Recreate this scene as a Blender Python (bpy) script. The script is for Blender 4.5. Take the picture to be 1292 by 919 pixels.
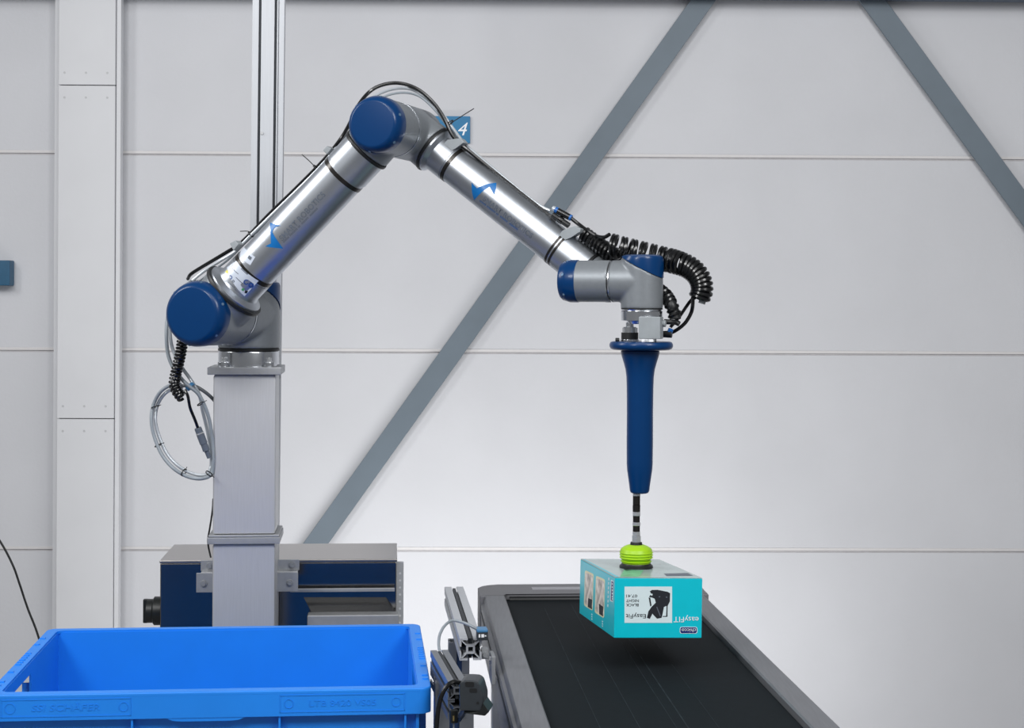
import bpy, bmesh, math, random
from mathutils import Vector, Matrix
random.seed(7)
PI = math.pi
V = Vector
scene = bpy.context.scene
for o in list(bpy.data.objects): bpy.data.objects.remove(o)
COL = scene.collection

# ------------------------------------------------------------------ camera, world, lights, exposure
H = 1.70; F = 2050.0; CX, CY = 646.0, 383.0; ROLL = 0.0049
CAMP = V((0, 0, H))
cd = bpy.data.cameras.new('camera'); cam = bpy.data.objects.new('camera', cd); COL.objects.link(cam)
cd.sensor_width = 36; cd.lens = F / 1292 * 36; cd.shift_y = -(459.5 - CY) / 1292; cd.clip_end = 100
cam.matrix_world = Matrix.Translation(CAMP) @ Matrix.Rotation(PI / 2, 4, 'X') @ Matrix.Rotation(ROLL, 4, 'Z')
scene.camera = cam
w = bpy.data.worlds.new('hall'); scene.world = w; w.use_nodes = True
w.node_tree.nodes['Background'].inputs[0].default_value = (0.95, 0.97, 1.0, 1)
w.node_tree.nodes['Background'].inputs[1].default_value = 0.20
def area(name, loc, target, sx, sy, power, col=(1, 1, 1)):
    l = bpy.data.lights.new(name, 'AREA'); l.shape = 'RECTANGLE'; l.size = sx; l.size_y = sy; l.energy = power; l.color = col
    o = bpy.data.objects.new(name, l); COL.objects.link(o); o.location = loc
    o.rotation_euler = (V(target) - V(loc)).to_track_quat('-Z', 'Y').to_euler()
    return o
area('softbox_left', (-2.9, 3.2, 3.3), (0.3, 2.8, 1.5), 0.9, 1.2, 44)
area('softbox_front', (-2.2, -0.2, 3.9), (-0.4, 4.6, 1.6), 1.0, 1.1, 84)
area('softbox_right', (1.9, 0.6, 3.7), (0.1, 4.2, 1.3), 1.2, 1.4, 80)
area('fill_lamp', (0.0, 0.6, 4.6), (0.0, 6.0, 2.6), 3.0, 1.6, 66)  # unseen fill, added to lighten the upper wall
area('background_lamp', (0.05, 5.0, 0.25), (0.05, 6.0, 0.95), 1.8, 0.25, 13.5)
vs = scene.view_settings; vs.view_transform = 'Standard'; vs.look = 'None'; vs.gamma = 1; vs.exposure = 0.0; vs.use_curve_mapping = False

# ------------------------------------------------------------------ measuring helpers (photo pixel -> point at a real distance)
def ray(px, py):
    dx, dy = px - CX, py - CY
    return V(((dx + ROLL * dy) / F, 1.0, -(dy - ROLL * dx) / F))
def P(px, py, D): return CAMP + ray(px, py) * D
def on_plane(px, py, p0, nrm):
    d = ray(px, py); return CAMP + d * ((p0 - CAMP).dot(nrm) / d.dot(nrm))
def PZ(px, py, z): return on_plane(px, py, V((0, 0, z)), V((0, 0, 1)))
def proj(p):
    q = p - CAMP; x = q.x / q.y * F; y = -q.z / q.y * F
    return (CX + x - ROLL * y, CY + y + ROLL * x)

# ------------------------------------------------------------------ materials
def lin(c): return tuple(((v / 255) / 12.92 if v / 255 <= .04045 else ((v / 255 + .055) / 1.055) ** 2.4) for v in c)
MATS = {}
def mat(name, rgb, metal=0.0, rough=0.5, var=0.06, nscale=40, stretch=None, bump=0.0, bscale=200, coat=0.0, emit=0, spec=0.5):
    m = bpy.data.materials.new(name); m.use_nodes = True; nt = m.node_tree; b = nt.nodes['Principled BSDF']
    L = lin(rgb); MATS[name] = m
    tc = nt.nodes.new('ShaderNodeTexCoord'); mp = nt.nodes.new('ShaderNodeMapping')
    nt.links.new(tc.outputs['Object'], mp.inputs[0])
    if stretch: mp.inputs['Scale'].default_value = stretch
    nz = nt.nodes.new('ShaderNodeTexNoise'); nz.inputs['Scale'].default_value = nscale; nz.inputs['Detail'].default_value = 4
    nt.links.new(mp.outputs[0], nz.inputs[0])
    rp = nt.nodes.new('ShaderNodeValToRGB'); rp.color_ramp.elements[0].position = .3; rp.color_ramp.elements[1].position = .7
    rp.color_ramp.elements[0].color = (*[v * (1 - var) for v in L], 1); rp.color_ramp.elements[1].color = (*[min(1, v * (1 + var)) for v in L], 1)
    nt.links.new(nz.outputs[0], rp.inputs[0]); nt.links.new(rp.outputs[0], b.inputs['Base Color'])
    b.inputs['Metallic'].default_value = metal; b.inputs['Roughness'].default_value = rough
    b.inputs['Coat Weight'].default_value = coat; b.inputs['Coat Roughness'].default_value = .06; b.inputs['Specular IOR Level'].default_value = spec
    if bump:
        n2 = nt.nodes.new('ShaderNodeTexNoise'); n2.inputs['Scale'].default_value = bscale; n2.inputs['Detail'].default_value = 3
        nt.links.new(mp.outputs[0], n2.inputs[0])
        bp = nt.nodes.new('ShaderNodeBump'); bp.inputs['Strength'].default_value = bump; bp.inputs['Distance'].default_value = .002
        nt.links.new(n2.outputs[0], bp.inputs['Height']); nt.links.new(bp.outputs[0], b.inputs['Normal'])
    return m
M_wall = mat('wall_panel_paint', (205, 206, 210), rough=.75, var=.025, nscale=3, bump=.25, bscale=90)
M_joint = mat('joint_sealant', (188, 186, 188), rough=.8)
M_highlight = mat('joint_highlight_paint', (213, 211, 211), rough=.6, var=.02)  # pale tone paints the highlight along the panel joints
M_column = mat('column_board', (214, 215, 218), rough=.7, var=.02, nscale=5)
M_screw = mat('dull_screw', (188, 189, 191), .0, .5)
M_strip = mat('galvanised_strip', (196, 199, 203), .2, .5)
M_screwd = mat('zinc_screw', (150, 153, 158), .5, .5)
M_floor = mat('concrete_floor', (150, 150, 152), rough=.6, var=.1, nscale=2)
M_brace = mat('grey_blue_paint', (104, 116, 126), rough=.55, var=.05, nscale=8)
M_beam = mat('beam_paint', (95, 106, 122), rough=.6)
M_sign = mat('sign_blue', (10, 112, 160), rough=.35)
M_white = mat('white_print', (236, 238, 242), rough=.5, var=.02)
M_alu = mat('tube_aluminium', (188, 193, 200), 1, .36, var=.03, nscale=30, stretch=(1, 1, 1))
M_alu2 = mat('machined_aluminium', (214, 217, 222), 1, .22, var=.03)
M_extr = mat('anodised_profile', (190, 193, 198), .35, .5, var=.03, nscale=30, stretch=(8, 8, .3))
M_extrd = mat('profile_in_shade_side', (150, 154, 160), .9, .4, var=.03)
M_slot = mat('profile_slot', (46, 50, 55), .5, .5)  # dark tone stands for the shade inside the profile slots
M_cast = mat('cast_grey_paint', (132, 137, 142), .35, .42, var=.03, nscale=120, bump=.05, bscale=900)
M_cap = mat('joint_cover_blue', (0, 51, 100), 0, .3, var=.02, coat=.12, spec=.25)
M_black = mat('rubber_black', (22, 24, 26), 0, .45)
M_hose = mat('hose_black', (12, 13, 15), 0, .25, coat=.1)
M_cable = mat('cable_grey', (142, 150, 157), 0, .4)
M_cable_l = mat('cable_light_grey', (178, 184, 190), .2, .3)
M_strap = mat('steel_strap', (66, 64, 62), .9, .3)
M_clip = mat('clip_grey', (150, 156, 160), .1, .5)
M_steel = mat('brushed_steel', (208, 209, 212), .75, .5, var=.03, nscale=60, stretch=(9, 9, .25), bump=.03, bscale=300)
M_steelt = mat('raw_steel_plate', (174, 176, 179), .75, .5, var=.05, nscale=60)
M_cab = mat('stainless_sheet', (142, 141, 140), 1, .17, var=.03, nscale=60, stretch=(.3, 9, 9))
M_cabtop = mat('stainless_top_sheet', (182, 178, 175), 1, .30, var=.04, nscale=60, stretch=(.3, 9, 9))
M_bin = mat('bin_plastic', (22, 130, 232), 0, .45, var=.04, nscale=9)
M_belt = mat('belt_black', (11, 19, 24), 0, .8, spec=.2, var=.15, nscale=60, bump=.1, bscale=700)
M_scratch = mat('belt_scuff', (36, 44, 49), 0, .8, spec=.2, var=.5, nscale=30)
M_rail = mat('rail_grey', (116, 118, 123), .3, .45, var=.08, nscale=30, stretch=(6, .4, 6))
M_railp = mat('end_plastic_grey', (118, 118, 122), .1, .5, var=.06, nscale=12)
M_raill = mat('pale_strip', (172, 172, 178), .2, .45)
M_tool = mat('gripper_blue', (0, 52, 102), 0, .32, var=.02, coat=.08, spec=.25)
M_chrome = mat('chrome', (225, 227, 230), .75, .2, var=.02)
M_lime = mat('lime_silicone', (160, 206, 22), 0, .42, var=.03)
M_teal = mat('carton_teal', (0, 192, 210), 0, .32, var=.02, coat=.2, spec=.35)
M_tealtop = mat('carton_top_sheen', (168, 186, 186), 0, .35, var=.08, nscale=18, coat=.35)  # pale tone paints the bright wall's sheen on the carton top
M_label = mat('carton_label', (214, 230, 234), 0, .4, var=.02)
M_ink = mat('ink_black', (26, 30, 38), 0, .5)
M_navy = mat('ink_navy', (22, 42, 110), 0, .4)
M_pic = mat('print_photo', (206, 198, 190), 0, .4, var=.55, nscale=55)
M_cream = mat('print_cream', (232, 226, 190), 0, .4)
M_green = mat('print_green', (120, 190, 150), 0, .4, var=.3, nscale=40)
M_logo = mat('logo_blue', (4, 106, 176), 0, .35)
M_textg = mat('lettering_grey', (92, 100, 112), .0, .5)
M_tag = mat('tagline_blue', (60, 98, 150), 0, .4)
M_stick = mat('clear_sticker', (206, 214, 226), .15, .35, var=.04)
M_yellow = mat('sticker_yellow', (226, 214, 90), 0, .4)
M_stblue = mat('sticker_blue', (44, 76, 140), 0, .4)
M_sgreen = mat('sticker_green', (60, 150, 90), 0, .4)
M_sensorb = mat('sensor_black', (46, 51, 56), 0, .4)
M_sensorc = mat('sensor_blue', (64, 120, 165), 0, .4)
M_brass = mat('brass', (220, 190, 120), 1, .25)
M_fit = mat('fitting_blue', (30, 96, 170), 0, .3)
M_knob = mat('knob_black', (20, 24, 24), 0, .4)
M_screwb = mat('cover_screw', (120, 150, 180), .7, .25)

# ------------------------------------------------------------------ mesh helpers
ORG = {}
def basis(a):
    a = a.normalized(); t = V((0, 0, 1)) if abs(a.z) < .9 else V((1, 0, 0))
    x = t.cross(a).normalized(); return x, a.cross(x), a
class MB:
    def __init__(s): s.bm = bmesh.new()
    def lathe(s, o, axis, prof, n=48, xdir=None):
        x, y, a = basis(axis)
        if xdir is not None: x = (xdir - a * xdir.dot(a)).normalized(); y = a.cross(x)
        rings = []
        for r, h in prof:
            if r < 1e-6: rings.append([s.bm.verts.new(o + a * h)])
            else: rings.append([s.bm.verts.new(o + a * h + (x * math.cos(2 * PI * i / n) + y * math.sin(2 * PI * i / n)) * r) for i in range(n)])
        for A, B in zip(rings, rings[1:]):
            if len(A) == 1 and len(B) == 1: continue
            for i in range(n):
                j = (i + 1) % n
                if len(A) == 1: s.bm.faces.new((A[0], B[j], B[i]))
                elif len(B) == 1: s.bm.faces.new((A[i], A[j], B[0]))
                else: s.bm.faces.new((A[i], A[j], B[j], B[i]))
        return s
    def cyl(s, p0, p1, r, r1=None, n=32, bev=0):
        h = (p1 - p0).length; r1 = r if r1 is None else r1
        if bev: prof = [(0, 0), (r - bev, 0), (r - bev * .3, bev * .3), (r, bev), (r1, h - bev), (r1 - bev * .3, h - bev * .3), (r1 - bev, h), (0, h)]
        else: prof = [(0, 0), (r, 0), (r1, h), (0, h)]
        return s.lathe(p0, p1 - p0, prof, n)
    def box(s, c, hx, hy, hz, bev=0, seg=2):
        vs = {}
        for i in (-1, 1):
            for j in (-1, 1):
                for k in (-1, 1): vs[i, j, k] = s.bm.verts.new(c + hx * i + hy * j + hz * k)
        fs = []
        for q in (((-1, -1, -1), (-1, 1, -1), (1, 1, -1), (1, -1, -1)), ((-1, -1, 1), (1, -1, 1), (1, 1, 1), (-1, 1, 1)),
                  ((-1, -1, -1), (1, -1, -1), (1, -1, 1), (-1, -1, 1)), ((1, -1, -1), (1, 1, -1), (1, 1, 1), (1, -1, 1)),
                  ((1, 1, -1), (-1, 1, -1), (-1, 1, 1), (1, 1, 1)), ((-1, 1, -1), (-1, -1, -1), (-1, -1, 1), (-1, 1, 1))):
            fs.append(s.bm.faces.new([vs[k] for k in q]))
        if bev:
            es = list({e for f_ in fs for e in f_.edges})
            bmesh.ops.bevel(s.bm, geom=es, offset=bev, segments=seg, profile=.5, affect='EDGES')
        return s
    def prism(s, pts, ext, bev=0):
        # closed polygon of 3-D points pushed along ext
        a = [s.bm.verts.new(p) for p in pts]; b = [s.bm.verts.new(p + ext) for p in pts]; n = len(pts); fs = []
        fs.append(s.bm.faces.new(a)); fs.append(s.bm.faces.new(b[::-1]))
        for i in range(n): fs.append(s.bm.faces.new((a[i], b[i], b[(i + 1) % n], a[(i + 1) % n])))
        if bev: bmesh.ops.bevel(s.bm, geom=list({e for f_ in fs for e in f_.edges}), offset=bev, segments=2, profile=.5, affect='EDGES')
        return s
    def sweep(s, pts, r, n=8, closed=False):
        pts = [p for i, p in enumerate(pts) if i == 0 or (p - pts[i - 1]).length > 1e-6]
        N = len(pts); rings = []; x = None
        for i, p in enumerate(pts):
            a = (pts[min(i + 1, N - 1)] - pts[max(i - 1, 0)]).normalized()
            if x is None: x = basis(a)[0]
            x = (x - a * x.dot(a)).normalized(); y = a.cross(x)
            rings.append([s.bm.verts.new(p + (x * math.cos(2 * PI * k / n) + y * math.sin(2 * PI * k / n)) * r) for k in range(n)])
        for A, B in zip(rings, rings[1:]):
            for k in range(n): s.bm.faces.new((A[k], A[(k + 1) % n], B[(k + 1) % n], B[k]))
        s.bm.faces.new(rings[0][::-1]); s.bm.faces.new(rings[-1])
        return s
    def mesh(s, name, m, smooth=True, ang=.7):
        bm = s.bm
        bmesh.ops.recalc_face_normals(bm, faces=bm.faces)
        for f_ in bm.faces: f_.smooth = smooth
        for e_ in bm.edges:
            if len(e_.link_faces) == 2 and e_.calc_face_angle(0) > ang: e_.smooth = False
        me = bpy.data.meshes.new(name); bm.to_mesh(me); bm.free()
        me.materials.append(m); return me
    def build(s, name, m, parent=None, smooth=True, ang=.7, **tags):
        return put(name, s.mesh(name, m, smooth, ang), parent, smooth, **tags)
def put(name, me, parent=None, wn=False, label=None, cat=None, group=None, kind=None):
    co = [v.co for v in me.vertices]
    lo = V((min(c.x for c in co), min(c.y for c in co), min(c.z for c in co))); hi = V((max(c.x for c in co), max(c.y for c in co), max(c.z for c in co)))
    c = (lo + hi) / 2
    if parent is None: c.z = lo.z
    me.transform(Matrix.Translation(-c))
    o = bpy.data.objects.new(name, me); COL.objects.link(o)
    if parent: o.parent = parent; o.location = c - ORG[parent.name]
    else: o.location = c
    ORG[o.name] = c
    if wn: wm = o.modifiers.new('weighted', 'WEIGHTED_NORMAL'); wm.keep_sharp = True
    return tag(o, label, cat, group, kind)
def tag(o, label=None, cat=None, group=None, kind=None):
    if label: o['label'] = label
    if cat: o['category'] = cat
    if group: o['group'] = group
    if kind: o['kind'] = kind
    return o
def thing(name, loc, label, cat, group=None):
    o = bpy.data.objects.new(name, None); COL.objects.link(o); o.location = loc; o.empty_display_size = .05; ORG[o.name] = V(loc)
    return tag(o, label, cat, group)
def fused(name, mb, m, parent, voxel=.0025, it=14, **tags):
    me = mb.mesh(name, m); o = bpy.data.objects.new(name, me); COL.objects.link(o)
    r = o.modifiers.new('r', 'REMESH'); r.mode = 'VOXEL'; r.voxel_size = voxel; r.use_smooth_shade = True
    sm = o.modifiers.new('s', 'SMOOTH'); sm.factor = .5; sm.iterations = it
    bpy.context.view_layer.update(); dg = bpy.context.evaluated_depsgraph_get()
    m2 = bpy.data.meshes.new_from_object(o.evaluated_get(dg)); bpy.data.objects.remove(o); bpy.data.meshes.remove(me)
    m2.name = name
    m2.materials.clear(); m2.materials.append(m)
    for p in m2.polygons: p.use_smooth = True
    return put(name, m2, parent, **tags)
def crom(pts, n=8):
    out = []; q = [pts[0] * 2 - pts[1]] + list(pts) + [pts[-1] * 2 - pts[-2]]
    for i in range(1, len(q) - 2):
        a, b, c, d = q[i - 1:i + 3]
        for k in range(n):
            t = k / n
            out.append(.5 * (2 * b + (c - a) * t + (2 * a - 5 * b + 4 * c - d) * t * t + (3 * b - a - 3 * c + d) * t ** 3))
    out.append(pts[-1].copy()); return out
def coil(path, R, turns, per=14, R1=None):
    # helix around a path
    L = [0]
    for a, b in zip(path, path[1:]): L.append(L[-1] + (b - a).length)
    N = int(turns * per); out = []; x = None; j = 0
    for i in range(N + 1):
        d = L[-1] * i / N
        while j < len(L) - 2 and L[j + 1] < d: j += 1
        t = (d - L[j]) / max(1e-9, L[j + 1] - L[j]); p = path[j].lerp(path[j + 1], t); a = (path[min(j + 2, len(path) - 1)] - path[max(j - 1, 0)]).normalized()
        if x is None: x = basis(a)[0]
        x = (x - a * x.dot(a)).normalized(); y = a.cross(x); ph = 2 * PI * i / per
        rr = R if R1 is None else R + (R1 - R) * i / N
        out.append(p + (x * math.cos(ph) + y * math.sin(ph)) * rr)
    return out
def text_mesh(s, size, align='LEFT', extrude=0.0, shear=0.0, spacing=1.0, offset=0.0):
    c = bpy.data.curves.new('t', 'FONT'); c.body = s; c.size = size; c.align_x = align; c.extrude = extrude; c.shear = shear; c.space_character = spacing; c.resolution_u = 3; c.offset = offset
    o = bpy.data.objects.new('t', c); COL.objects.link(o); bpy.context.view_layer.update()
    me = bpy.data.meshes.new_from_object(o.evaluated_get(bpy.context.evaluated_depsgraph_get()))
    bpy.data.objects.remove(o); bpy.data.curves.remove(c); me.materials.clear(); return me
def text_on_plane(s, size, org, ax, ay, m, name, parent, width=None, extrude=.0003, lift=0.0, **k):
    me = text_mesh(s, size, extrude=extrude, **k); ax = ax.normalized(); ay = ay.normalized(); az = ax.cross(ay)
    sx = 1.0
    if width: sx = width / max(1e-6, max(v.co.x for v in me.vertices) - min(v.co.x for v in me.vertices)); x0 = min(v.co.x for v in me.vertices)
    else: x0 = 0
    for v in me.vertices: v.co = org + ax * ((v.co.x - x0) * sx) + ay * v.co.y + az * (v.co.z + lift)
    me.materials.append(m); return put(name, me, parent)
def round_rect(w_, h_, r, n=5):
    out = []
    for cx_, cy_, a0 in ((w_ / 2 - r, h_ / 2 - r, 0), (-w_ / 2 + r, h_ / 2 - r, PI / 2), (-w_ / 2 + r, -h_ / 2 + r, PI), (w_ / 2 - r, -h_ / 2 + r, 1.5 * PI)):
        for i in range(n + 1):
            a = a0 + PI / 2 * i / n; out.append((cx_ + r * math.cos(a), cy_ + r * math.sin(a)))
    return out
X_, Y_, Z_ = V((1, 0, 0)), V((0, 1, 0)), V((0, 0, 1))
def dirs(deg):   # right and depth directions of something turned by deg about z
    a = math.radians(deg); return V((math.cos(a), math.sin(a), 0)), V((-math.sin(a), math.cos(a), 0))

# ------------------------------------------------------------------ setting: floor, wall of panels, column
WX, WY = dirs(1.03); W0 = P(646, 383, 6.0)
def PW(px, py, off=0.0): return on_plane(px, py, W0 - WY * off, WY)
def wx(px, py=383, off=0.0): return (PW(px, py, off) - W0).dot(WX)
def wz(py, px=700, off=0.0): return PW(px, py, off).z
def wbox(mb, x0, x1, z0, z1, off0, off1, bev=0):
    c = W0 + WX * ((x0 + x1) / 2) - WY * ((off0 + off1) / 2); c.z = (z0 + z1) / 2
    return mb.box(c, WX * ((x1 - x0) / 2), WY * ((off1 - off0) / 2), Z_ * ((z1 - z0) / 2), bev)
MB().box(V((0, 2.5, -.05)), X_ * 6, Y_ * 4.2, Z_ * .05).build('floor', M_floor, kind='structure')
wall = wbox(MB(), -5.6, 5.6, 0, 4.2, -.16, -.0030).build('wall_back', M_joint, kind='structure')
zj = [wz(945.5), wz(695.7), wz(446.0), wz(198.6), wz(-51.0), wz(-300)]
xl0, xl1 = -5.5, wx(71); xr0, xr1 = wx(149), 5.5
edges = [0.0] + [z for z in zj if z > .1] + [4.2]
if zj[0] < .1: edges = [0.0] + zj[1:] + [4.2]
g = .007
for z0, z1 in zip(edges, edges[1:]):
    if z1 - z0 < .03: continue
    for a, b in ((xl0, xl1 - .004), (xr0 + .004, xr1)):
        wbox(MB(), a, b, z0 + g * .5, z1 - g * .5, -.0030, .0, .0012).build('wall_panel', M_wall, wall)
        if z0 > .1: wbox(MB(), a, b, z0 + g * .5, z0 + g * .5 + .010, .0, .0025, .0008).build('joint_highlight', M_highlight, wall)  # thin strip added as the bright highlight line above each joint
col = wbox(MB(), wx(72.5), wx(148), 0, 4.2, .0, .05).build('trim_1', M_column, kind='structure')
cz = [0.0, wz(528.5, 110, .08), wz(107.5, 110, .08), 4.2]
for z0, z1 in zip(cz, cz[1:]):
    b = wbox(MB(), wx(72.5, 383, .08), wx(144, 383, .08), z0 + .0015, z1 - .0015, .05, .08, .002).build('column_board', M_column, col)
    for zz in (z0 + .045, z1 - .045):
        for k in range(3):
            p = W0 + WX * (wx(80 + 27 * k, 383, .08)) - WY * .08; p.z = zz
            if 0 < zz < 4.1: MB().cyl(p, p - WY * .0012, .0042, n=10).build('board_screw', M_screw, b)
wbox(MB(), wx(144.6, 383, .08), wx(150.5, 383, .08), 0, 4.2, .03, .07, .002).build('edge_strip', M_column, col)

# steel bracing in front of the wall
def brace(pts, off, label, grp=None):
    mb = MB(); q = [PW(x, y, off) for x, y in pts]; return mb.prism(q, WY * .014, .002).build('steel_brace', M_brace, None, label=label, cat='brace', group='diagonal steel braces')
brace([(873.5, -3), (905.5, -3), (404.5, 700), (372.5, 700)], .034, 'long grey diagonal steel brace passing behind the robot forearm')
brace([(1079.5, -6), (1113.5, -6), (1436, 436), (1402, 436)], .034, 'grey diagonal steel brace crossing the upper right corner of the wall')
c = W0 - WY * .07; zb = wz(-1.6, 700, .01)
bm_ = MB(); bm_.box(V((c.x, c.y, zb + .09)), WX * 5.4, WY * .06, Z_ * .09, .004)
bm_.build('steel_beam', M_beam, None, label='dark grey horizontal steel beam along the top edge above the braces', cat='beam')

# wall signs
sg = thing('wall_sign', PW(570, 178, .01), 'small blue wall sign with a white 4, half hidden behind the elbow', 'sign')
wbox(MB(), wx(546), wx(592.2), wz(181, 570), wz(147, 570), .004, .012, .002).build('sign_plate', M_sign, sg)
t0 = PW(576.0, 170.8, .0125)
text_on_plane('4', .068, t0, WX, Z_, M_white, 'digit', sg, extrude=.0008, shear=.3)
wbox(MB(), wx(553.5), wx(556.5), wz(172, 570), wz(158, 570), .0121, .0128).build('digit_stroke', M_white, sg)
sb = thing('wall_box', PW(0, 361, .03), 'small dark blue box on the wall at the left edge', 'wall box')
wbox(MB(), wx(-34, 345, .06), wx(12.3, 345, .06), wz(360.5, 5, .06), wz(328.5, 5, .06), .001, .06, .004).build('box_body', mat('dark_sign_blue', (28, 84, 116), rough=.45), sb)
# wire hanging at the left
wp = [P(-30, 640, 5.3), P(0, 683, 5.3), P(16, 713, 5.3), P(24, 735, 5.3), P(35, 768, 5.3), P(47, 799, 5.3), P(60, 845, 5.3), P(74, 900, 5.3), V((P(85, 990, 5.3).x, 5.3, .01))]
MB().sweep(crom(wp, 5), .0036, 6).build('hanging_wire', M_black, None, label='thin black wire hanging in front of the wall left of the bin', cat='wire')

# ------------------------------------------------------------------ robot: measuring frame
DP = 3.92; TH = math.radians(18)
A0 = P(314, 440, DP)
N_ = V((-math.sin(TH), -math.cos(TH), 0)); U_ = V((math.cos(TH), -math.sin(TH), 0))
def PT(px, py, t): return on_plane(px, py, A0 + N_ * t, N_)
def t_at(px, z):
    lo, hi = -.5, .6
    gfun = lambda t: proj(V((A0.x, A0.y, z)) + N_ * t)[0] - px
    for _ in range(50):
        m = (lo + hi) / 2
        if gfun(m) * gfun(lo) <= 0: hi = m
        else: lo = m
    return lo
zs = P(314, 395, DP).z
AX = V((A0.x, A0.y, 0))
t_cap, t_up, t_seam = t_at(245, zs), t_at(268.5, zs), t_at(289, zs)
t_fo = t_up * .222 + .002
S = PT(268.5, 396, t_up)
E_ = PT(489, 161, t_up); d1 = (E_ - S).normalized(); w1 = N_.cross(d1).normalized()
EF = E_ + N_ * (t_fo - t_up)
fa, fb = PT(555, 194.4, t_fo), PT(715, 320.8, t_fo)
d2 = (fb - fa).normalized(); w2 = N_.cross(d2).normalized()
EF = fa + d2 * ((EF - fa).dot(d2))
L2 = .572; W1 = EF + d2 * L2
t_w = t_fo + .112
T0 = PT(810, 355, t_w)
print('pivots L1 %.3f  E %s EF %s W1 %s T0 %s' % ((E_ - S).length, proj(E_), proj(EF), proj(W1), proj(T0)), 't', t_cap, t_up, t_seam, t_fo, 'T0', T0)
def s_on(px, py, O, d, t): return (PT(px, py, t) - O).dot(d)

# ------------------------------------------------------------------ pedestal
GX, GY = dirs(5.0)
DPED = DP
zpt = P(314, 463.5, DPED - .08).z      # top of the mounting plate
ped = thing('robot_pedestal', V((A0.x, A0.y, 0)), 'square brushed steel pedestal carrying the robot arm behind the bin', 'pedestal')
hw = .0735
ac = V((A0.x, A0.y, 0)) + GX * (-.004)
zc = P(310, 681, DPED - .08).z
def pbox(hx, hy, z0, z1, bev): return MB().box(V((ac.x, ac.y, (z0 + z1) / 2)), GX * hx, GY * hy, Z_ * ((z1 - z0) / 2), bev)
pbox(hw, hw, zc + .011, zpt - .018, .006).build('upper_tube', M_steel, ped)
pbox(hw, hw, 0, zc - .011, .006).build('lower_tube', M_steel, ped)
pbox(.0865, .0865, zpt - .018, zpt, .0018).build('mounting_plate', M_steelt, ped)
pbox(.0825, .0825, zc + .0055, zc + .0105, .001).build('collar_plate', M_steelt, ped)
pbox(.0845, .0845, zc - .0105, zc + .0050, .0012).build('collar_plate', M_steelt, ped)
pbox(.13, .13, 0, .012, .003).build('foot_plate', M_steelt, ped)
for sx in (-1, 1):
    p0 = ac + GX * (sx * .118) - GY * -.02
    # stepped bracket: upper tab, step, lower tab
    zt, zm1, zm2, zl = [P(310, y, DP).z for y in (711, 725, 731, 750)]
    xo = .0735
    xin, xup, xlo = xo - .004, xo + (.052 if sx > 0 else .040), xo + (.050 if sx > 0 else .048)
    br = MB()
    yb = .052; yf = .030
    def bb(x0, x1, z0, z1, y0, y1, bev=.0015):
        cc = ac + GX * (sx * (x0 + x1) / 2) + GY * ((y0 + y1) / 2); br.box(V((cc.x, cc.y, (z0 + z1) / 2)), GX * ((x1 - x0) / 2), GY * ((y1 - y0) / 2), Z_ * ((z1 - z0) / 2), bev)
    bb(xin, xup, zm1, zt, yb, yb + .003); bb(xin, xup - .003, zm1 - .003, zm1 + .002, yf, yb + .003); bb(xin, xlo, zl, zm1, yf - .003, yf)
    bo = br.build('bracket', M_steelt, ped)
    for zz, yy, xx in (((zt + zm1) / 2, yb, xo + .034 if sx > 0 else xo + .018), ((zm1 + zl) / 2 - .002, yf - .003, xo + .030 if sx > 0 else xo + .030)):
        q = ac + GX * (sx * xx) + GY * yy; q.z = zz
        mb = MB().cyl(q, q - GY * .003, .0085, n=20, bev=.0006); mb.cyl(q - GY * .003, q - GY * .008, .0052, n=6); mb.build('bracket_screw', M_screwd, bo)

# extrusion post rising behind the robot
ex = GX * 1.0
pe = P(338, 150, 4.042); pec = V((pe.x, pe.y, 0)) + X_ * .0
ztop = 3.3
ep = thing('extrusion_post', V((pec.x, pec.y, 0)), 'tall aluminium profile post standing behind the robot shoulder', 'post')
zt_ = Z_ + GX * .0066; pec = V((pe.x, pe.y, 0)) - GX * (.0066 * pe.z)
mb = MB(); W8, D4, hz_ = .0395, .02, ztop / 2
def eb(x0, x1, y0, y1): mb.box(pec + zt_ * hz_ + GX * ((x0 + x1) / 2) + GY * ((y0 + y1) / 2), GX * ((x1 - x0) / 2), GY * ((y1 - y0) / 2), zt_ * hz_, .0008, 1)
for a, b in ((-W8, -.0235), (-.0175, .0150), (.0210, .0245), (.0262, W8)):
    eb(a, b, -D4, -D4 + .005)
eb(-W8, W8, -D4 + .0052, D4)
mb.build('profile_face', M_extr, ep)
mb = MB()
for a, b in ((-.0235, -.0175), (.0150, .0210)): eb(a + .0002, b - .0002, -D4 + .0035, -D4 + .005)
mb.build('profile_slot', M_slot, ep)
q = P(330.5, 168, 4.0215); MB().cyl(q, q - GY * .003, .004, n=12).build('slot_screw', M_screw, ep)

# ------------------------------------------------------------------ control cabinet behind the pedestal
DC = 4.06
fl = P(202, 707.5, DC); CXd, CYd = dirs(4.2)
fr = on_plane(500.5, 708.5, fl, CYd); cw = (fr - fl).dot(CXd); cz1 = fl.z; cdp = .27; czb = cz1 - .50
cab = thing('control_cabinet', V((((fl + fr) / 2).x, ((fl + fr) / 2).y, czb)), 'low stainless steel control cabinet behind the pedestal', 'cabinet')
cc = fl + CXd * (cw / 2) + CYd * (cdp / 2)
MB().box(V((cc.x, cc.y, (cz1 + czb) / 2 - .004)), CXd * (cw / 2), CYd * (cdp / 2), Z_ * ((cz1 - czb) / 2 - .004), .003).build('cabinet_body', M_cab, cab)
MB().box(V((cc.x, cc.y, cz1 - .004)), CXd * (cw / 2 + .0015), CYd * (cdp / 2 + .0015), Z_ * .004, .0022).build('top_sheet', M_cabtop, cab)
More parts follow.
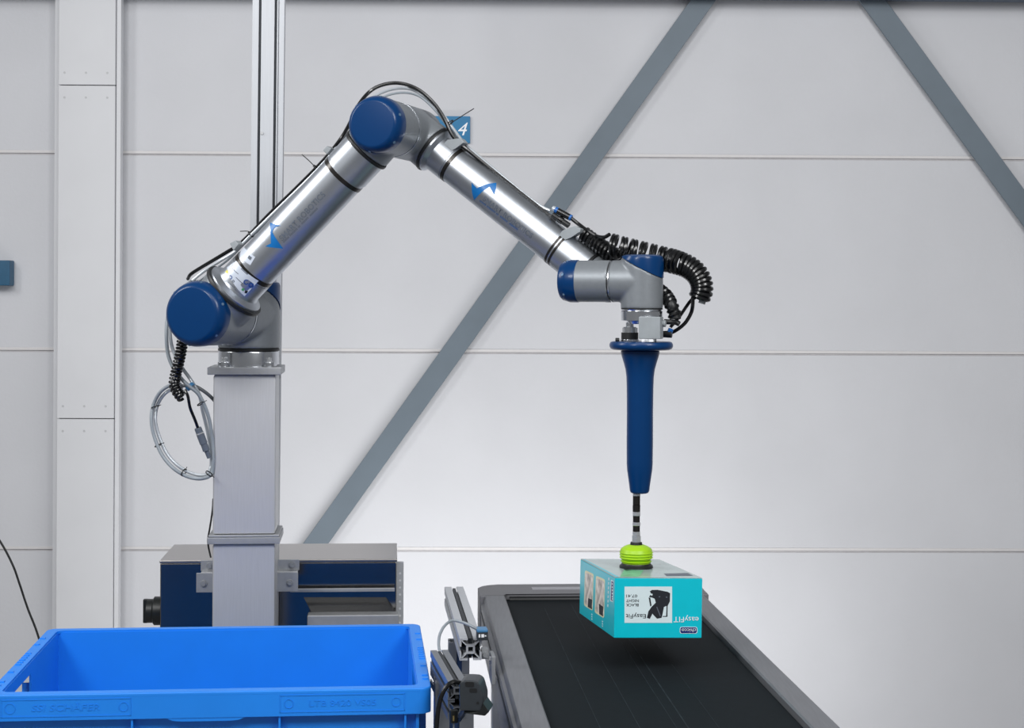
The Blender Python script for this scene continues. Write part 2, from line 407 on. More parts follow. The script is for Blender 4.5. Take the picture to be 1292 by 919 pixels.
# tray box in front on the right
trl = P(387.5, 777, DC - .05); trr = on_plane(503.5, 777, trl, CYd)
tw_ = (trr - trl).dot(CXd); tc_ = trl + CXd * (tw_ / 2) + CYd * .0235
MB().box(V((tc_.x, tc_.y, trl.z - .09)), CXd * (tw_ / 2), CYd * .0235, Z_ * .09, .003).build('front_tray', M_steelt, cab)
# pale strip standing in for a band of light reflected in the front sheet
rl = P(366, 745, DC - .004); rr_ = on_plane(498, 745, rl, CYd); rc_ = rl.lerp(rr_, .5) + CYd * .003
MB().box(rc_, CXd * ((rr_ - rl).length / 2), CYd * .003, Z_ * .0045, .0012).build('reflection_strip', M_steelt, cab)
hd = [on_plane(x, y, fl - CYd * d_, CYd) for x, y, d_ in ((383, 754, .001), (487, 754, .001), (497.5, 773, .030), (393, 773, .030))]
hb = [p + CYd * ((fl - p).dot(CYd) + .002) for p in hd]
hm = MB(); vt = [hm.bm.verts.new(p) for p in hd]; vb = [hm.bm.verts.new(p) for p in hb]
hm.bm.faces.new(vt); hm.bm.faces.new(vb[::-1])
for i in range(4): hm.bm.faces.new((vt[i], vb[i], vb[(i + 1) % 4], vt[(i + 1) % 4]))
hm.build('reflection_plate', M_cab, cab, smooth=False)  # sloped plate added so its tilt gives the grey reflection on the front
MB().prism([fl + CXd * cw + CYd * y_ + Z_ * z_ for y_, z_ in ((.05, -.016), (.05, -.35), (.072, -.35), (.072, -.035), (.062, -.016))], CXd * .018, .001).build('side_strip', M_strip, cab)
for k in range(9):
    q = fl + CXd * (cw + .009) + CYd * .0498 + Z_ * (-.045 - k * .018); MB().cyl(q, q - CYd * .001, .003, n=8).build('strip_hole', M_white, cab)
# rotary switch on its left side
q = P(201, 771, DC + .06); kn = MB().lathe(q, -CXd, [(0, -.012), (.036, -.012), (.036, .012), (.030, .016), (.030, .030), (0, .030)], 32)
ko = kn.build('rotary_switch', M_knob, cab)
MB().box(q - CXd * .034, CXd * .006, CYd * .007, Z_ * .030, .002).build('switch_grip', M_knob, ko)

# ------------------------------------------------------------------ robot arm
rob = thing('industrial_robot', V((A0.x, A0.y, zpt)), 'silver and grey jointed robot arm with blue joint covers on the pedestal', 'robot')
RS = .0735      # shoulder joint radius
zbot = P(314, 442.5, DP).z
bf = MB().lathe(V((A0.x, A0.y, zpt)), Z_, [(0, 0), (.068, 0), (.068, .004), (.0725, .0045), (.0725, zbot - zpt - .004), (.070, zbot - zpt), (0, zbot - zpt)], 64).build('base_flange', M_alu2, rob)
for k in range(4):
    a = math.radians(45 + 90 * k + 3); q = V((A0.x + .082 * math.cos(a) * .92, A0.y + .082 * math.sin(a) * .92, zpt))
    lug = MB().cyl(q, q + Z_ * .011, .0145, n=28, bev=.001).build('flange_lug', M_alu2, bf)
    mb = MB().cyl(q + Z_ * .011, q + Z_ * .0125, .009, n=20); mb.cyl(q + Z_ * .0125, q + Z_ * .0215, .0062, n=16, bev=.0008); mb.build('bolt', M_chrome, bf)
MB().lathe(V((A0.x, A0.y, zbot)), Z_, [(0, 0), (RS, 0), (RS, .0055), (0, .0055)], 64).build('seal_ring', M_black, rob)
def slanted(mb, o, h, r, pdir, z0, z1, keep, grow=0.0):
    # upright cylinder cut by a plane from height z0 (at -pdir) to z1 (at +pdir)
    b2 = bmesh.new(); tmp = MB(); tmp.bm.free(); tmp.bm = b2
    R = r + grow; tmp.lathe(o, Z_, [(0, 0), (R, 0), (R, h - .010 + grow), (R - .003, h - .003 + grow), (R - .010, h + grow), (0, h + grow)], 64)
    bmesh.ops.recalc_face_normals(b2, faces=b2.faces)
    c_ = V((o.x, o.y, (z0 + z1) / 2)); slope = (z0 - z1) / (2 * r); nr = (pdir * slope + Z_).normalized()
    if not keep == 'low': nr = -nr
    res = bmesh.ops.bisect_plane(b2, geom=b2.verts[:] + b2.edges[:] + b2.faces[:], plane_co=c_, plane_no=nr, clear_outer=True)
    bmesh.ops.holes_fill(b2, edges=[e for e in b2.edges if e.is_boundary], sides=0)
    me = bpy.data.meshes.new('x'); b2.to_mesh(me); b2.free(); mb.bm.from_mesh(me); bpy.data.meshes.remove(me); return mb
def cover(o, axis, r, d, name, parent, screws=6):
    c_ = MB().lathe(o, axis, [(0, -.004), (r, -.004), (r + .0012, -.002), (r + .0012, d * .42), (r - .001, d * .60), (r * .93, d * .84), (r * .84, d * .965), (r * .78, d), (0, d * 1.01)], 64).build(name, M_cap, parent)
    x, y, a = basis(axis)
    for k in range(screws):
        ph = 2 * PI * (k + .3) / screws; rad = x * math.cos(ph) + y * math.sin(ph)
        q = o + a * (d * .58) + rad * (r - .0022)
        MB().cyl(q, q + (rad + a * .6).normalized() * .0022, .0034, n=10).build('cover_screw', M_screwb, c_)
    return c_
zb0 = zbot + .0055; ztp = P(342, 356.5, DP + .04).z
bj = MB(); o_ = V((A0.x, A0.y, zb0)); hh = ztp - zb0
slanted(bj, o_, hh, RS, -N_, ztp + .004, ztp - .085, 'low')
SC = S - N_ * t_up      # shoulder axis on the base column
SC = V((A0.x, A0.y, S.z))
bj.cyl(SC, SC + N_ * (t_seam - .001), RS, n=64)
base_h = fused('base_joint', bj, M_cast, rob, .0028, 10)
slanted(MB_ := MB(), o_, hh, RS, -N_, ztp + .004, ztp - .085, 'high', .0015); MB_.build('joint_cover', M_cap, base_h)
MB().lathe(SC + N_ * (t_seam - .002), N_, [(0, 0), (RS - .002, 0), (RS - .002, .0045), (0, .0045)], 64).build('seam_ring', M_black, base_h)
# shoulder joint: barrel plus neck towards the upper arm
s_ring1 = s_on(295.5, 368, S, d1, t_up)
sj = MB(); sj.cyl(SC + N_ * (t_seam + .0025), SC + N_ * (t_cap - .030), RS, n=64)
sj.lathe(S, d1, [(0, 0), (.066, 0), (.0735, s_ring1 - .004), (0, s_ring1 - .004)], 64)
sho = fused('shoulder_joint', sj, M_cast, rob, .0028, 12)
cover(SC + N_ * (t_cap - .030), N_, RS, .042, 'joint_cover', sho)
MB().lathe(SC + N_ * (t_seam + .001), N_, [(0, 0), (RS + .0006, 0), (RS + .0006, .003), (0, .003)], 64).build('seam_band', M_alu2, sho)
# upper arm tube
RU = .0515
s_ring2 = s_on(463, 190, S, d1, t_up)
s_st1, s_st2 = s_on(320.5, 339.8, S, d1, t_up), s_on(433, 219.5, S, d1, t_up)
ua = MB().lathe(S, d1, [(0, s_ring1 + .004), (.070, s_ring1 + .004), (.070, s_ring1 + .009), (.064, s_ring1 + .013), (.056, s_ring1 + .017), (RU + .0015, s_ring1 + .026), (RU + .0015, s_st1 - .010), (RU, s_st1 - .0095), (RU, s_st2 + .012), (RU + .002, s_st2 + .0125), (RU + .002, s_ring2 - .004), (0, s_ring2 - .004)], 96).build('upper_arm', M_alu, rob)
MB().lathe(S, d1, [(0, s_ring1 - .004), (.0765, s_ring1 - .004), (.0772, s_ring1), (.0765, s_ring1 + .004), (0, s_ring1 + .004)], 64).build('seal_ring', M_black, ua)
MB().lathe(S, d1, [(0, s_ring2 - .004), (.0575, s_ring2 - .004), (.0582, s_ring2), (.0575, s_ring2 + .003), (0, s_ring2 + .003)], 64).build('seal_ring', M_black, ua)
def strap(O, d, s, r, wd, parent, nm='clamp_strap'):
    return MB().lathe(O, d, [(r - .001, s - wd), (r + .0012, s - wd), (r + .0012, s + wd), (r - .001, s + wd)], 64).build(nm, M_strap, parent)
strap(S, d1, s_st1, RU, .0052, ua); strap(S, d1, s_st2, RU, .0048, ua)
# elbow joint
RE = .062
t_ec = t_up + .078; t_es = t_fo + .098
EC = E_ - N_ * t_up     # elbow axis at t = 0
ej = MB(); ej.cyl(EC + N_ * (t_es + .002), EC + N_ * (t_ec - .030), RE, n=64)
ej.lathe(S, d1, [(0, s_ring2 + .003), (.0565, s_ring2 + .003), (.054, (E_ - S).length), (0, (E_ - S).length)], 64)
elb = fused('elbow_joint', ej, M_cast, rob, .0026, 12)
cover(EC + N_ * (t_ec - .030), N_, RE, .040, 'joint_cover', elb)
MB().lathe(EC + N_ * (t_es - .001), N_, [(0, 0), (RE - .002, 0), (RE - .002, .003), (0, .003)], 64).build('seam_ring', M_black, elb)
MB().lathe(EC + N_ * (t_es + .0012), N_, [(0, 0), (RE + .0006, 0), (RE + .0006, .0024), (0, .0024)], 64).build('seam_band', M_alu2, elb)
s_fr1 = s_on(547, 189, EF, d2, t_fo)
EF0 = EF - N_ * t_fo
fe = MB(); fe.cyl(EC + N_ * (t_fo - .050), EC + N_ * (t_es - .001), RE, n=64)
fe.lathe(EF, d2, [(0, 0), (.054, 0), (.0565, s_fr1 - .004), (0, s_fr1 - .004)], 64)
feo = fused('forearm_joint', fe, M_cast, rob, .0026, 12)
# forearm tube
RF = .0430
s_fs1, s_fs2 = s_on(573, 208.6, EF, d2, t_fo), s_on(706, 313.5, EF, d2, t_fo)
s_fr2 = s_on(741, 341, EF, d2, t_fo)
fo = MB().lathe(EF, d2, [(0, s_fr1 + .003), (.0545, s_fr1 + .003), (.0545, s_fr1 + .008), (.050, s_fr1 + .012), (RF + .002, s_fr1 + .016), (RF + .002, s_fs1 - .008), (RF, s_fs1 - .0075), (RF, s_fs2 + .010), (RF + .0015, s_fs2 + .0105), (RF + .0015, s_fr2 - .003), (0, s_fr2 - .003)], 96).build('forearm', M_alu, rob)
MB().lathe(EF, d2, [(0, s_fr1 - .004), (.0572, s_fr1 - .004), (.058, s_fr1), (.0572, s_fr1 + .003), (0, s_fr1 + .003)], 64).build('seal_ring', M_black, fo)
MB().lathe(EF, d2, [(0, s_fr2 - .003), (.0452, s_fr2 - .003), (.0456, s_fr2), (.0452, s_fr2 + .003), (0, s_fr2 + .003)], 64).build('seal_ring', M_black, fo)
strap(EF, d2, s_fs1, RF, .0045, fo); strap(EF, d2, s_fs2 - .005, RF, .0026, fo); strap(EF, d2, s_fs2 + .004, RF, .0026, fo)
# cable clips strapped to the tubes
def clip(pts, t, th, wd, parent):
    q = [PT(x, y, t) for x, y in pts]
    return MB().prism([p + N_ * th for p in q], N_ * (-2 * th), .002).build('cable_clip', M_clip, parent)
clip([(561, 183), (567, 177), (584, 175), (589, 181), (577, 187), (570, 193), (563, 191)], t_fo + .020, .014, 0, fo)
clip([(707, 297), (712, 291), (727, 285.5), (735, 289), (734, 294), (722, 299), (714, 305)], t_fo + .020, .014, 0, fo)
clip([(293, 307.5), (300, 303.5), (304.5, 308.5), (298, 317)], t_up - .004, .014, 0, ua)
clip([(410, 190), (415, 184.5), (421, 188), (415, 196)], t_up - .004, .012, 0, ua)

# wrist
RW = 26.6 / F * T0.y
w1h = MB(); w1h.lathe(EF, d2, [(0, s_fr2 + .003), (.0445, s_fr2 + .003), (.043, L2), (0, L2)], 48)
w1h.cyl(W1 - N_ * .058, W1 + N_ * .066, RW * .97, n=48)
w1o = fused('wrist_joint', w1h, M_cast, rob, .0025, 10)
cover(W1 - N_ * .054, -N_, RW * .97, .022, 'joint_cover', w1o, 0)
def onax(px): return (on_plane(px, 355, T0, N_) - T0).dot(U_)
x_c0, x_c1, x_sm = onax(708.5), onax(728.5), onax(772)
wb = MB(); wb.cyl(T0 + U_ * (x_c1), T0 + U_ * (x_sm - .0012), RW, n=64)
wb.cyl(W1 + N_ * .055, W1 + N_ * (t_w - t_fo), RW * .9, n=48)
w2o = fused('wrist_joint', wb, M_cast, rob, .0023, 5)
cover(T0 + U_ * (x_c1), -U_, RW, x_c1 - x_c0, 'joint_cover', w2o)
MB().lathe(T0 + U_ * (x_sm - .0015), U_, [(0, 0), (RW - .0015, 0), (RW - .0015, .003), (0, .003)], 64).build('seam_ring', M_black, w2o)
MB().lathe(T0 + U_ * (x_sm + .0012), U_, [(0, 0), (RW + .0005, 0), (RW + .0005, .0022), (0, .0022)], 64).build('seam_band', M_alu2, w2o)
zw0, zwt = PT(810, 389.5, t_w).z, PT(810, 322.5, t_w).z
w3 = MB(); w3.cyl(T0 + U_ * (x_sm + .002), T0, RW, n=64)
ow = V((T0.x, T0.y, zw0)); zlow = PT(836, 350.5, t_w).z
slanted(w3, ow, zwt - zw0, RW, U_, zwt - .001, zlow, 'low')
w3o = fused('wrist_joint', w3, M_cast, rob, .0023, 8)
slanted(MB_ := MB(), ow, zwt - zw0, RW, U_, zwt - .001, zlow, 'high', .0012); MB_.build('joint_cover', M_cap, w3o)
MB().lathe(V((T0.x, T0.y, zw0 - .002)), Z_, [(0, 0), (RW - .0006, 0), (RW - .0006, .003), (0, .003)], 64).build('seal_ring', M_black, w3o)
zt1 = PT(810, 405.5, t_w).z; zt2 = PT(810, 409, t_w).z
MB().lathe(V((T0.x, T0.y, zt2)), Z_, [(0, 0), (.030, 0), (.033, zt1 - zt2), (RW - .001, zt1 - zt2 + .0015), (RW - .0005, zw0 - zt2 - .006), (RW - .0025, zw0 - zt2 - .0045), (RW - .0015, zw0 - zt2 - .002), (0, zw0 - zt2 - .002)], 64).build('tool_flange', M_alu2, rob)

# logo and lettering on the tubes
def on_tube(px, py, O, d, r):
    q = ray(px, py); oc = CAMP - O
    qp = q - d * q.dot(d); op = oc - d * oc.dot(d)
    a, b, c_ = qp.dot(qp), 2 * qp.dot(op), op.dot(op) - r * r
    disc = max(0, b * b - 4 * a * c_); k = (-b - math.sqrt(disc)) / (2 * a); p = CAMP + q * k
    s = (p - O).dot(d); ra = p - O - d * s; wv = N_.cross(d)
    return s, math.atan2(ra.dot(wv), ra.dot(N_))
def tube_pt(s, ph, O, d, r): return O + d * s + (N_ * math.cos(ph) + N_.cross(d) * math.sin(ph)) * r
def decal(polys, O, d, r, m, name, parent, lift=.0005):
    bm = bmesh.new()
    for poly in polys:
        vs_ = [bm.verts.new((*on_tube(x, y, O, d, r), 0)) for x, y in poly]; bm.faces.new(vs_)
    for v in bm.verts: v.co.y *= r
    bmesh.ops.triangulate(bm, faces=bm.faces[:])
    for _ in range(3): bmesh.ops.subdivide_edges(bm, edges=[e for e in bm.edges if e.calc_length() > .004], cuts=1)
    bmesh.ops.triangulate(bm, faces=bm.faces[:])
    for v in bm.verts: v.co = tube_pt(v.co.x, v.co.y / r, O, d, r + lift)
    bm.normal_update()
    for f_ in bm.faces:
        f_.smooth = True
        cen = f_.calc_center_median() - O; cen -= d * cen.dot(d)
        if f_.normal.dot(cen) < 0: f_.normal_flip()
    me = bpy.data.meshes.new(name); bm.to_mesh(me); bm.free(); me.materials.append(m); return put(name, me, parent)
def tube_text(s, size, px, py, O, d, r, m, name, parent, length=None, lift=.0005, dy=0):
    me = text_mesh(s, size, offset=.00035); s0, p0 = on_tube(px, py, O, d, r)
    x0 = min(v.co.x for v in me.vertices); x1 = max(v.co.x for v in me.vertices); k = length / (x1 - x0) if length else 1
    for v in me.vertices: v.co = tube_pt(s0 + (v.co.x - x0) * k, p0 + (v.co.y + dy) / r, O, d, r + lift)
    me.materials.append(m); return put(name, me, parent)
def zp(x, y, ox, oy, sc): return (ox + x / sc, oy + y / sc)
lg = [zp(x, y, 330, 230, 9.19) for x, y in ((42, 745), (110, 710), (106, 620), (104, 560), (103, 470), (160, 490), (225, 505), (165, 520), (140, 545), (128, 580), (150, 625), (195, 690), (252, 770))]
decal([[lg[i] for i in (0, 1, 2, 9, 10, 11, 12)], [lg[i] for i in (2, 3, 4, 5, 6, 7, 8, 9)]], S, d1, RU, M_logo, 'logo', ua)
lg = [zp(x, y, 585, 220, 10.21) for x, y in ((103, 105), (170, 180), (290, 130), (422, 112), (415, 190), (395, 270), (365, 215), (335, 160), (240, 225), (137, 335), (108, 220))]
decal([[lg[i] for i in (0, 1, 9, 10)], [lg[i] for i in (1, 2, 7, 8, 9)], [lg[i] for i in (2, 3, 4, 5, 6, 7)]], EF, d2, RF, M_logo, 'logo', fo)
la = on_tube(411.5, 246.5, S, d1, RU)[0] - on_tube(355, 303, S, d1, RU)[0]
tube_text('SMART ROBOTICS', .0185, 356.5, 304.5, S, d1, RU, M_textg, 'lettering', ua, la)
lb = on_tube(671, 297, EF, d2, RF)[0] - on_tube(608, 250.5, EF, d2, RF)[0]
tube_text('SMART ROBOTICS', .0175, 608.5, 252.5, EF, d2, RF, M_textg, 'lettering', fo, lb)
# the tagline is too small to read: a broken fine line of word-long strokes
def tagline(p, q, O, d, r, parent, m):
    words = [(0, .16), (.19, .40), (.44, .50), (.54, .74), (.78, 1)]
    a, b = on_tube(*p, O, d, r), on_tube(*q, O, d, r); bm = MB()
    for u0, u1 in words:
        k = u0
        while k < u1 - .01:
            s0 = a[0] + (b[0] - a[0]) * k; s1 = a[0] + (b[0] - a[0]) * (k + .018); ph = a[1] + (b[1] - a[1]) * k; hgt = .0042 / r
            vs_ = [bm.bm.verts.new(tube_pt(s_, p_, O, d, r + .0005)) for s_, p_ in ((s0, ph), (s1, ph), (s1, ph + hgt), (s0, ph + hgt))]; bm.bm.faces.new(vs_); k += .028
    bm.build('tagline', m, parent)
tagline((358.5, 306.5), (401.5, 263.5), S, d1, RU, ua, M_textg)
tagline((605, 254), (653, 291), EF, d2, RF, fo, M_tag)
# rating stickers by the shoulder
def zq(x, y): return zp(x, y, 280, 300, 9.19)
def quad(pts, m, nm, lift=.0005, par=ua, r=RU + .0015): return decal([pts], S, d1, r, m, nm, par, lift)
st = quad([zq(60, 345), zq(170, 270), zq(425, 500), zq(262, 680)], M_stick, 'rating_sticker')
quad([zq(225, 150), zq(260, 110), zq(388, 225), zq(330, 320), zq(215, 235)], M_stick, 'small_sticker', r=RU)
def ringpts(cx_, cy_, r, n=14): return [(cx_ + r * math.cos(2 * PI * i / n), cy_ + r * math.sin(2 * PI * i / n)) for i in range(n)]
def annulus(cx_, cy_, r, ri, m, nm, a0=0, a1=2 * PI, n=12):
    for_ = []
    for i in range(n):
        a, b = a0 + (a1 - a0) * i / n, a0 + (a1 - a0) * (i + 1) / n
        for_.append([zq(cx_ + r * math.cos(a), cy_ + r * math.sin(a)), zq(cx_ + r * math.cos(b), cy_ + r * math.sin(b)), zq(cx_ + ri * math.cos(b), cy_ + ri * math.sin(b)), zq(cx_ + ri * math.cos(a), cy_ + ri * math.sin(a))])
    decal(for_, S, d1, RU + .0015, m, nm, st, .0009)
annulus(283, 515, 32, 18, M_stblue, 'mark', .6, 5.6); annulus(338, 550, 32, 14, M_stblue, 'mark'); annulus(98, 460, 24, 15, M_stblue, 'mark', -2.2, 1.6); annulus(133, 505, 15, 7, M_textg, 'mark')
decal([[zq(40, 400), zq(70, 370), zq(78, 425)]], S, d1, RU + .0015, M_yellow, 'mark', st, .0009)
decal([[zq(235, 585), zq(262, 590), zq(250, 620), zq(225, 605)]], S, d1, RU + .0015, M_sgreen, 'mark', st, .0009)
decal([[zq(270, 610), zq(302, 615), zq(288, 645), zq(262, 640)]], S, d1, RU + .0015, M_ink, 'mark', st, .0009)
decal([[zq(x0, y0), zq(x0 + 75, y0 + 70), zq(x0 + 71, y0 + 76), zq(x0 - 4, y0 + 6)] for x0, y0 in ((120, 350), (225, 355), (232, 348), (165, 455), (75, 510), (150, 590))], S, d1, RU + .0015, M_textg, 'fine_print', st, .0009)
decal([[zq(318, 205), zq(350, 232), zq(330, 262), zq(300, 235)]], S, d1, RU, M_textg, 'mark', st, .0009)

# ------------------------------------------------------------------ vacuum gripper
TX = V((T0.x, T0.y, 0)) + U_ * .0 - X_ * .001
def tz(py): return PT(810, py, t_w).z
def tr(px): return px / F * T0.y
zd0, zd1 = tz(442), tz(431)
grp_z = tz(718)
gr = thing('suction_gripper', V((TX.x, TX.y, grp_z)), 'long dark blue vacuum gripper with a lime suction cup on the wrist', 'gripper')
def TP(z, dx=0): return V((TX.x + dx, TX.y, z))
Rd = tr(40)
MB().lathe(TP(zd0), Z_, [(0, .001), (Rd * .55, .0), (Rd - .008, .0005), (Rd - .002, .0035), (Rd, .008), (Rd, zd1 - zd0 - .006), (Rd - .0025, zd1 - zd0 - .0015), (Rd - .007, zd1 - zd0), (0, zd1 - zd0)], 72).build('flange_disc', M_tool, gr)
zb1 = tz(622.5)
body = [(0, zb1 - zb1)]
for py, rp_ in ((622.5, 9.5), (621.8, 11), (619.5, 12.3), (612, 13.2), (602, 14.6), (594, 15.8), (585, 16.4), (560, 16.6), (520, 16.5), (490, 16.8), (476, 17.3), (466, 18.6), (458, 20.8), (451, 23), (446, 24.2), (443.5, 24.4), (442, 23)):
    body.append((tr(rp_), tz(py) - zb1))
body.append((0, tz(441) - zb1))
MB().lathe(TP(zb1, -.002), Z_, body, 64).build('gripper_body', M_tool, gr)
# stem on the flange
stp = TP(tz(430.6), -tr(14.5))
sb_ = MB().lathe(stp, Z_, [(0, 0), (tr(12), 0), (tr(12), .003), (tr(10.7), .0035), (tr(10.7), .0038), (0, .0038)], 40).build('stem_foot', M_alu2, gr)
MB().lathe(stp + Z_ * .004, Z_, [(0, 0), (tr(10.8), 0), (tr(10.8), tr(8.4)), (0, tr(8.4))], 40).build('stem_collar', M_black, gr)
MB().lathe(stp + Z_ * (.004 + tr(8.4)), Z_, [(0, 0), (tr(8.5), 0), (tr(8.5), tr(7)), (tr(5), tr(7.4)), (tr(5), tr(12.5)), (0, tr(12.5))], 40).build('stem_post', M_alu2, gr)
for dx in (-8, 8):
    MB().cyl(stp + X_ * tr(dx) + V((0, -.006, .004 + tr(8.4))), stp + X_ * tr(dx) + V((0, -.006, .004 + tr(14.5))), tr(1.6), n=14).build('stem_bolt', M_chrome, gr)
MB().cyl(TP(tz(431), tr(-33)) - V((0, .01, -.003)), TP(tz(431), tr(-28)) - V((0, .01, -.003)), tr(2.7), n=16, bev=.001).build('flange_plug', M_black, gr)
# sensor block
cbx = TP((tz(399.5) + tz(427)) / 2, tr(9.8)) - V((0, .048, 0)); sbx = MB().box(cbx, U_ * tr(13.8), N_ * .015, Z_ * ((tz(399.5) - tz(427)) / 2), .002).build('valve_block', M_clip, gr)
MB().box(TP(tz(429.3), tr(7.5)) - V((0, .047, 0)), U_ * tr(7.6), N_ * .016, Z_ * tr(1.8), .0015).build('ribbed_nut', M_white, gr)
for k in range(6): MB().box(TP(tz(429.3), tr(2.0 + 2.2 * k)) - V((0, .0632, 0)), U_ * tr(.3), N_ * .0006, Z_ * tr(1.7)).build('nut_rib', M_clip, gr)
c2 = TP(tz(408), tr(24.5)) - V((0, .046, 0)); MB().cyl(c2, c2 + U_ * tr(4), tr(4.2), n=20, bev=.001).build('block_port', M_clip, gr)
c3 = TP(tz(421.5), tr(24)) - V((0, .015, 0)); mb = MB().cyl(c3, c3 + U_ * tr(14), tr(4), tr(4.6), n=20, bev=.001); mb.build('elbow_fitting', M_black, gr)
MB().cyl(c3 + U_ * tr(11) + Z_ * tr(2), c3 + U_ * tr(13) + Z_ * tr(7), tr(3.4), n=20, bev=.001).build('fitting_collar', M_fit, gr)
# chrome stem of fittings, its tubes coloured dark to paint reflections
zz = 623.0; prof = []
segs = [(623, 626, 5.4), (626, 637, 4.6), (637, 646, 4.8), (646, 651, 5.4), (651, 659, 4.4), (659, 663.5, 5.6), (663.5, 671, 4.5), (671, 676, 5.4), (676, 684.5, 6.2)]
cx0 = -tr(5)
for k, (a, b, r_) in enumerate(segs):
    MB().lathe(TP(tz(b), cx0), Z_, [(0, 0), (tr(r_) - .0006, 0), (tr(r_), .0006), (tr(r_), tz(a) - tz(b) - .0008), (tr(r_) - .0006, tz(a) - tz(b) - .0002), (0, tz(a) - tz(b) - .0002)], 6 if r_ > 5.3 else 28).build('fitting_nut' if r_ > 5.3 else 'fitting_tube', M_chrome if r_ > 5.3 else M_strap, gr)
MB().cyl(TP(tz(689), cx0), TP(tz(684.3), cx0), tr(8), tr(7.2), n=28, bev=.0006).build('cup_stem', M_black, gr)
zc0 = tz(711); pr = [(0, 0), (tr(18), 0)]
for py, r_ in ((709.5, 18.2), (708.2, 19.8), (706.8, 17.4), (705.2, 19.2), (703.6, 21.2), (702.0, 19.7), (700.4, 21.3), (698.8, 19.9), (697.2, 21.2), (695.4, 19.9), (694, 20), (692, 18.4), (690, 15.5), (688.5, 12), (687.6, 9)):
    pr.append((tr(r_), tz(py) - zc0))
pr.append((0, tz(687.2) - zc0))
MB().lathe(TP(zc0, cx0), Z_, pr, 64).build('suction_bellows', M_lime, gr, ang=1.3)
MB().lathe(TP(tz(717), cx0), Z_, [(0, 0), (tr(20.5), 0), (tr(21.3), .0015), (tr(21), tr(3.2)), (tr(19), tr(4.5)), (tr(18), tr(6.6)), (0, tr(6.6))], 64).build('suction_lip', M_black, gr)

# ------------------------------------------------------------------ carton hanging from the cup
DB = 3.285; kb = DB / 3.5
bw, bh, bd = .1933 * kb, .1291 * kb, .3947 * kb
byaw, bpit, brol = .1468, -.0549, .0256
RB = (Matrix.Rotation(byaw, 3, 'Z') @ Matrix.Rotation(bpit, 3, 'X') @ Matrix.Rotation(brol, 3, 'Y'))
BX, BY, BZ = RB @ X_, RB @ Y_, RB @ Z_
BO = CAMP + V((.3195, 3.5, -.5893)) * kb      # middle of the top front edge
hit = on_plane(805, 714.5, BO, BZ); print('carton contact', hit, 'cup', TP(tz(717), cx0), 'local depth', (hit - BO).dot(BY), 'of', bd)
bc = BO + BY * (bd / 2) - BZ * (bh / 2)
bx = thing('carton', V((bc.x, bc.y, bc.z - bh / 2)), 'teal printed carton held upside down by the suction cup over the belt', 'carton')
MB().box(bc - BZ * .0008, BX * (bw / 2), BY * (bd / 2), BZ * (bh / 2 - .0008), .0016).build('carton_body', M_teal, bx)
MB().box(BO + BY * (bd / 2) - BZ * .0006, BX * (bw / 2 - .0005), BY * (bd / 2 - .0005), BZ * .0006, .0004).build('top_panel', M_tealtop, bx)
def FP(px, py, lift=.0004): return on_plane(px, py, BO - BY * lift, BY)
def fquad(pts, m, nm, par=bx, lift=.0004): return MB().prism([FP(x, y, lift) for x, y in pts], BY * (lift * .8)).build(nm, m, par, smooth=False)
lab = fquad([(788, 740.5), (848, 740.5), (848, 786.3), (788, 786.3)], M_label, 'label')
def ft(s, x_right, x_left, base_y, size, m, nm, **k):
    o = FP(x_right, base_y, .0009); return text_on_plane(s, size, o, -BX, -BZ, m, nm, bx, width=(FP(x_left, base_y) - FP(x_right, base_y)).length, extrude=.0001, **k)
ppm = FP(800, 760) - FP(801, 760); pm = ppm.length
ft('EasyFit', 815, 789.8, 775.2, 7.4 * pm, M_ink, 'print_text')
ft('BLACK', 805.7, 790, 762, 4.9 * pm, M_ink, 'print_text'); ft('NIGHT', 806, 790, 756.6, 4.9 * pm, M_ink, 'print_text'); ft('07.41', 804, 790.3, 750.6, 4.9 * pm, M_ink, 'print_text')
ft('easyFIT', 881.5, 850, 778.8, 9.6 * pm, M_white, 'print_text')
def zf(x, y): return zp(x, y, 780, 680, 7.07)
fquad([zf(x, y) for x, y in ((283, 470), (300, 458), (350, 456), (440, 474), (463, 486), (461, 560), (441, 600), (424, 602), (408, 610), (392, 690), (385, 706), (347, 714), (312, 678), (306, 668), (282, 716), (256, 706), (270, 648), (300, 606), (318, 588), (336, 570), (326, 536), (300, 524), (276, 522), (286, 502), (304, 510), (308, 492), (292, 488))], M_ink, 'product_picture', lab, .0008)
fquad([zf(x, y) for x, y in ((272, 525), (286, 528), (298, 596), (286, 606))], M_ink, 'product_picture', lab, .0008)
fquad([zf(x, y) for x, y in ((432, 600), (441, 600), (439, 697), (396, 697), (399, 690), (428, 690))], M_ink, 'product_picture', lab, .0008)
for x, y in ((368, 518), (432, 522)): fquad([zf(x + 7 * math.cos(i * PI / 5), y + 6 * math.sin(i * PI / 5)) for i in range(10)], M_textg, 'product_buckle', lab, .0011)
for bxs in ((385, 588, 340, 640, 362, 690),):
    fquad([zf(340, 610), zf(348, 608), zf(380, 690), zf(372, 692)], M_textg, 'product_seam', lab, .0011)
lc = (868.8, 795.7)
em = fquad([(lc[0] + x, lc[1] + y + .0 + .9 * math.cos(x / 11 * PI) * (1 if y > 0 else -.6)) for x, y in round_rect(22, 9.6, 2.2)], M_white, 'emblem', bx, .0005)
fquad([(lc[0] + x, lc[1] + y + .9 * math.cos(x / 11 * PI) * (1 if y > 0 else -.6)) for x, y in round_rect(20.6, 8.4, 1.8)], M_navy, 'emblem_field', em, .0008)
ft('chicco', 878, 860, 793.4, 6.6 * pm, M_white, 'emblem_text', lift=.0003)
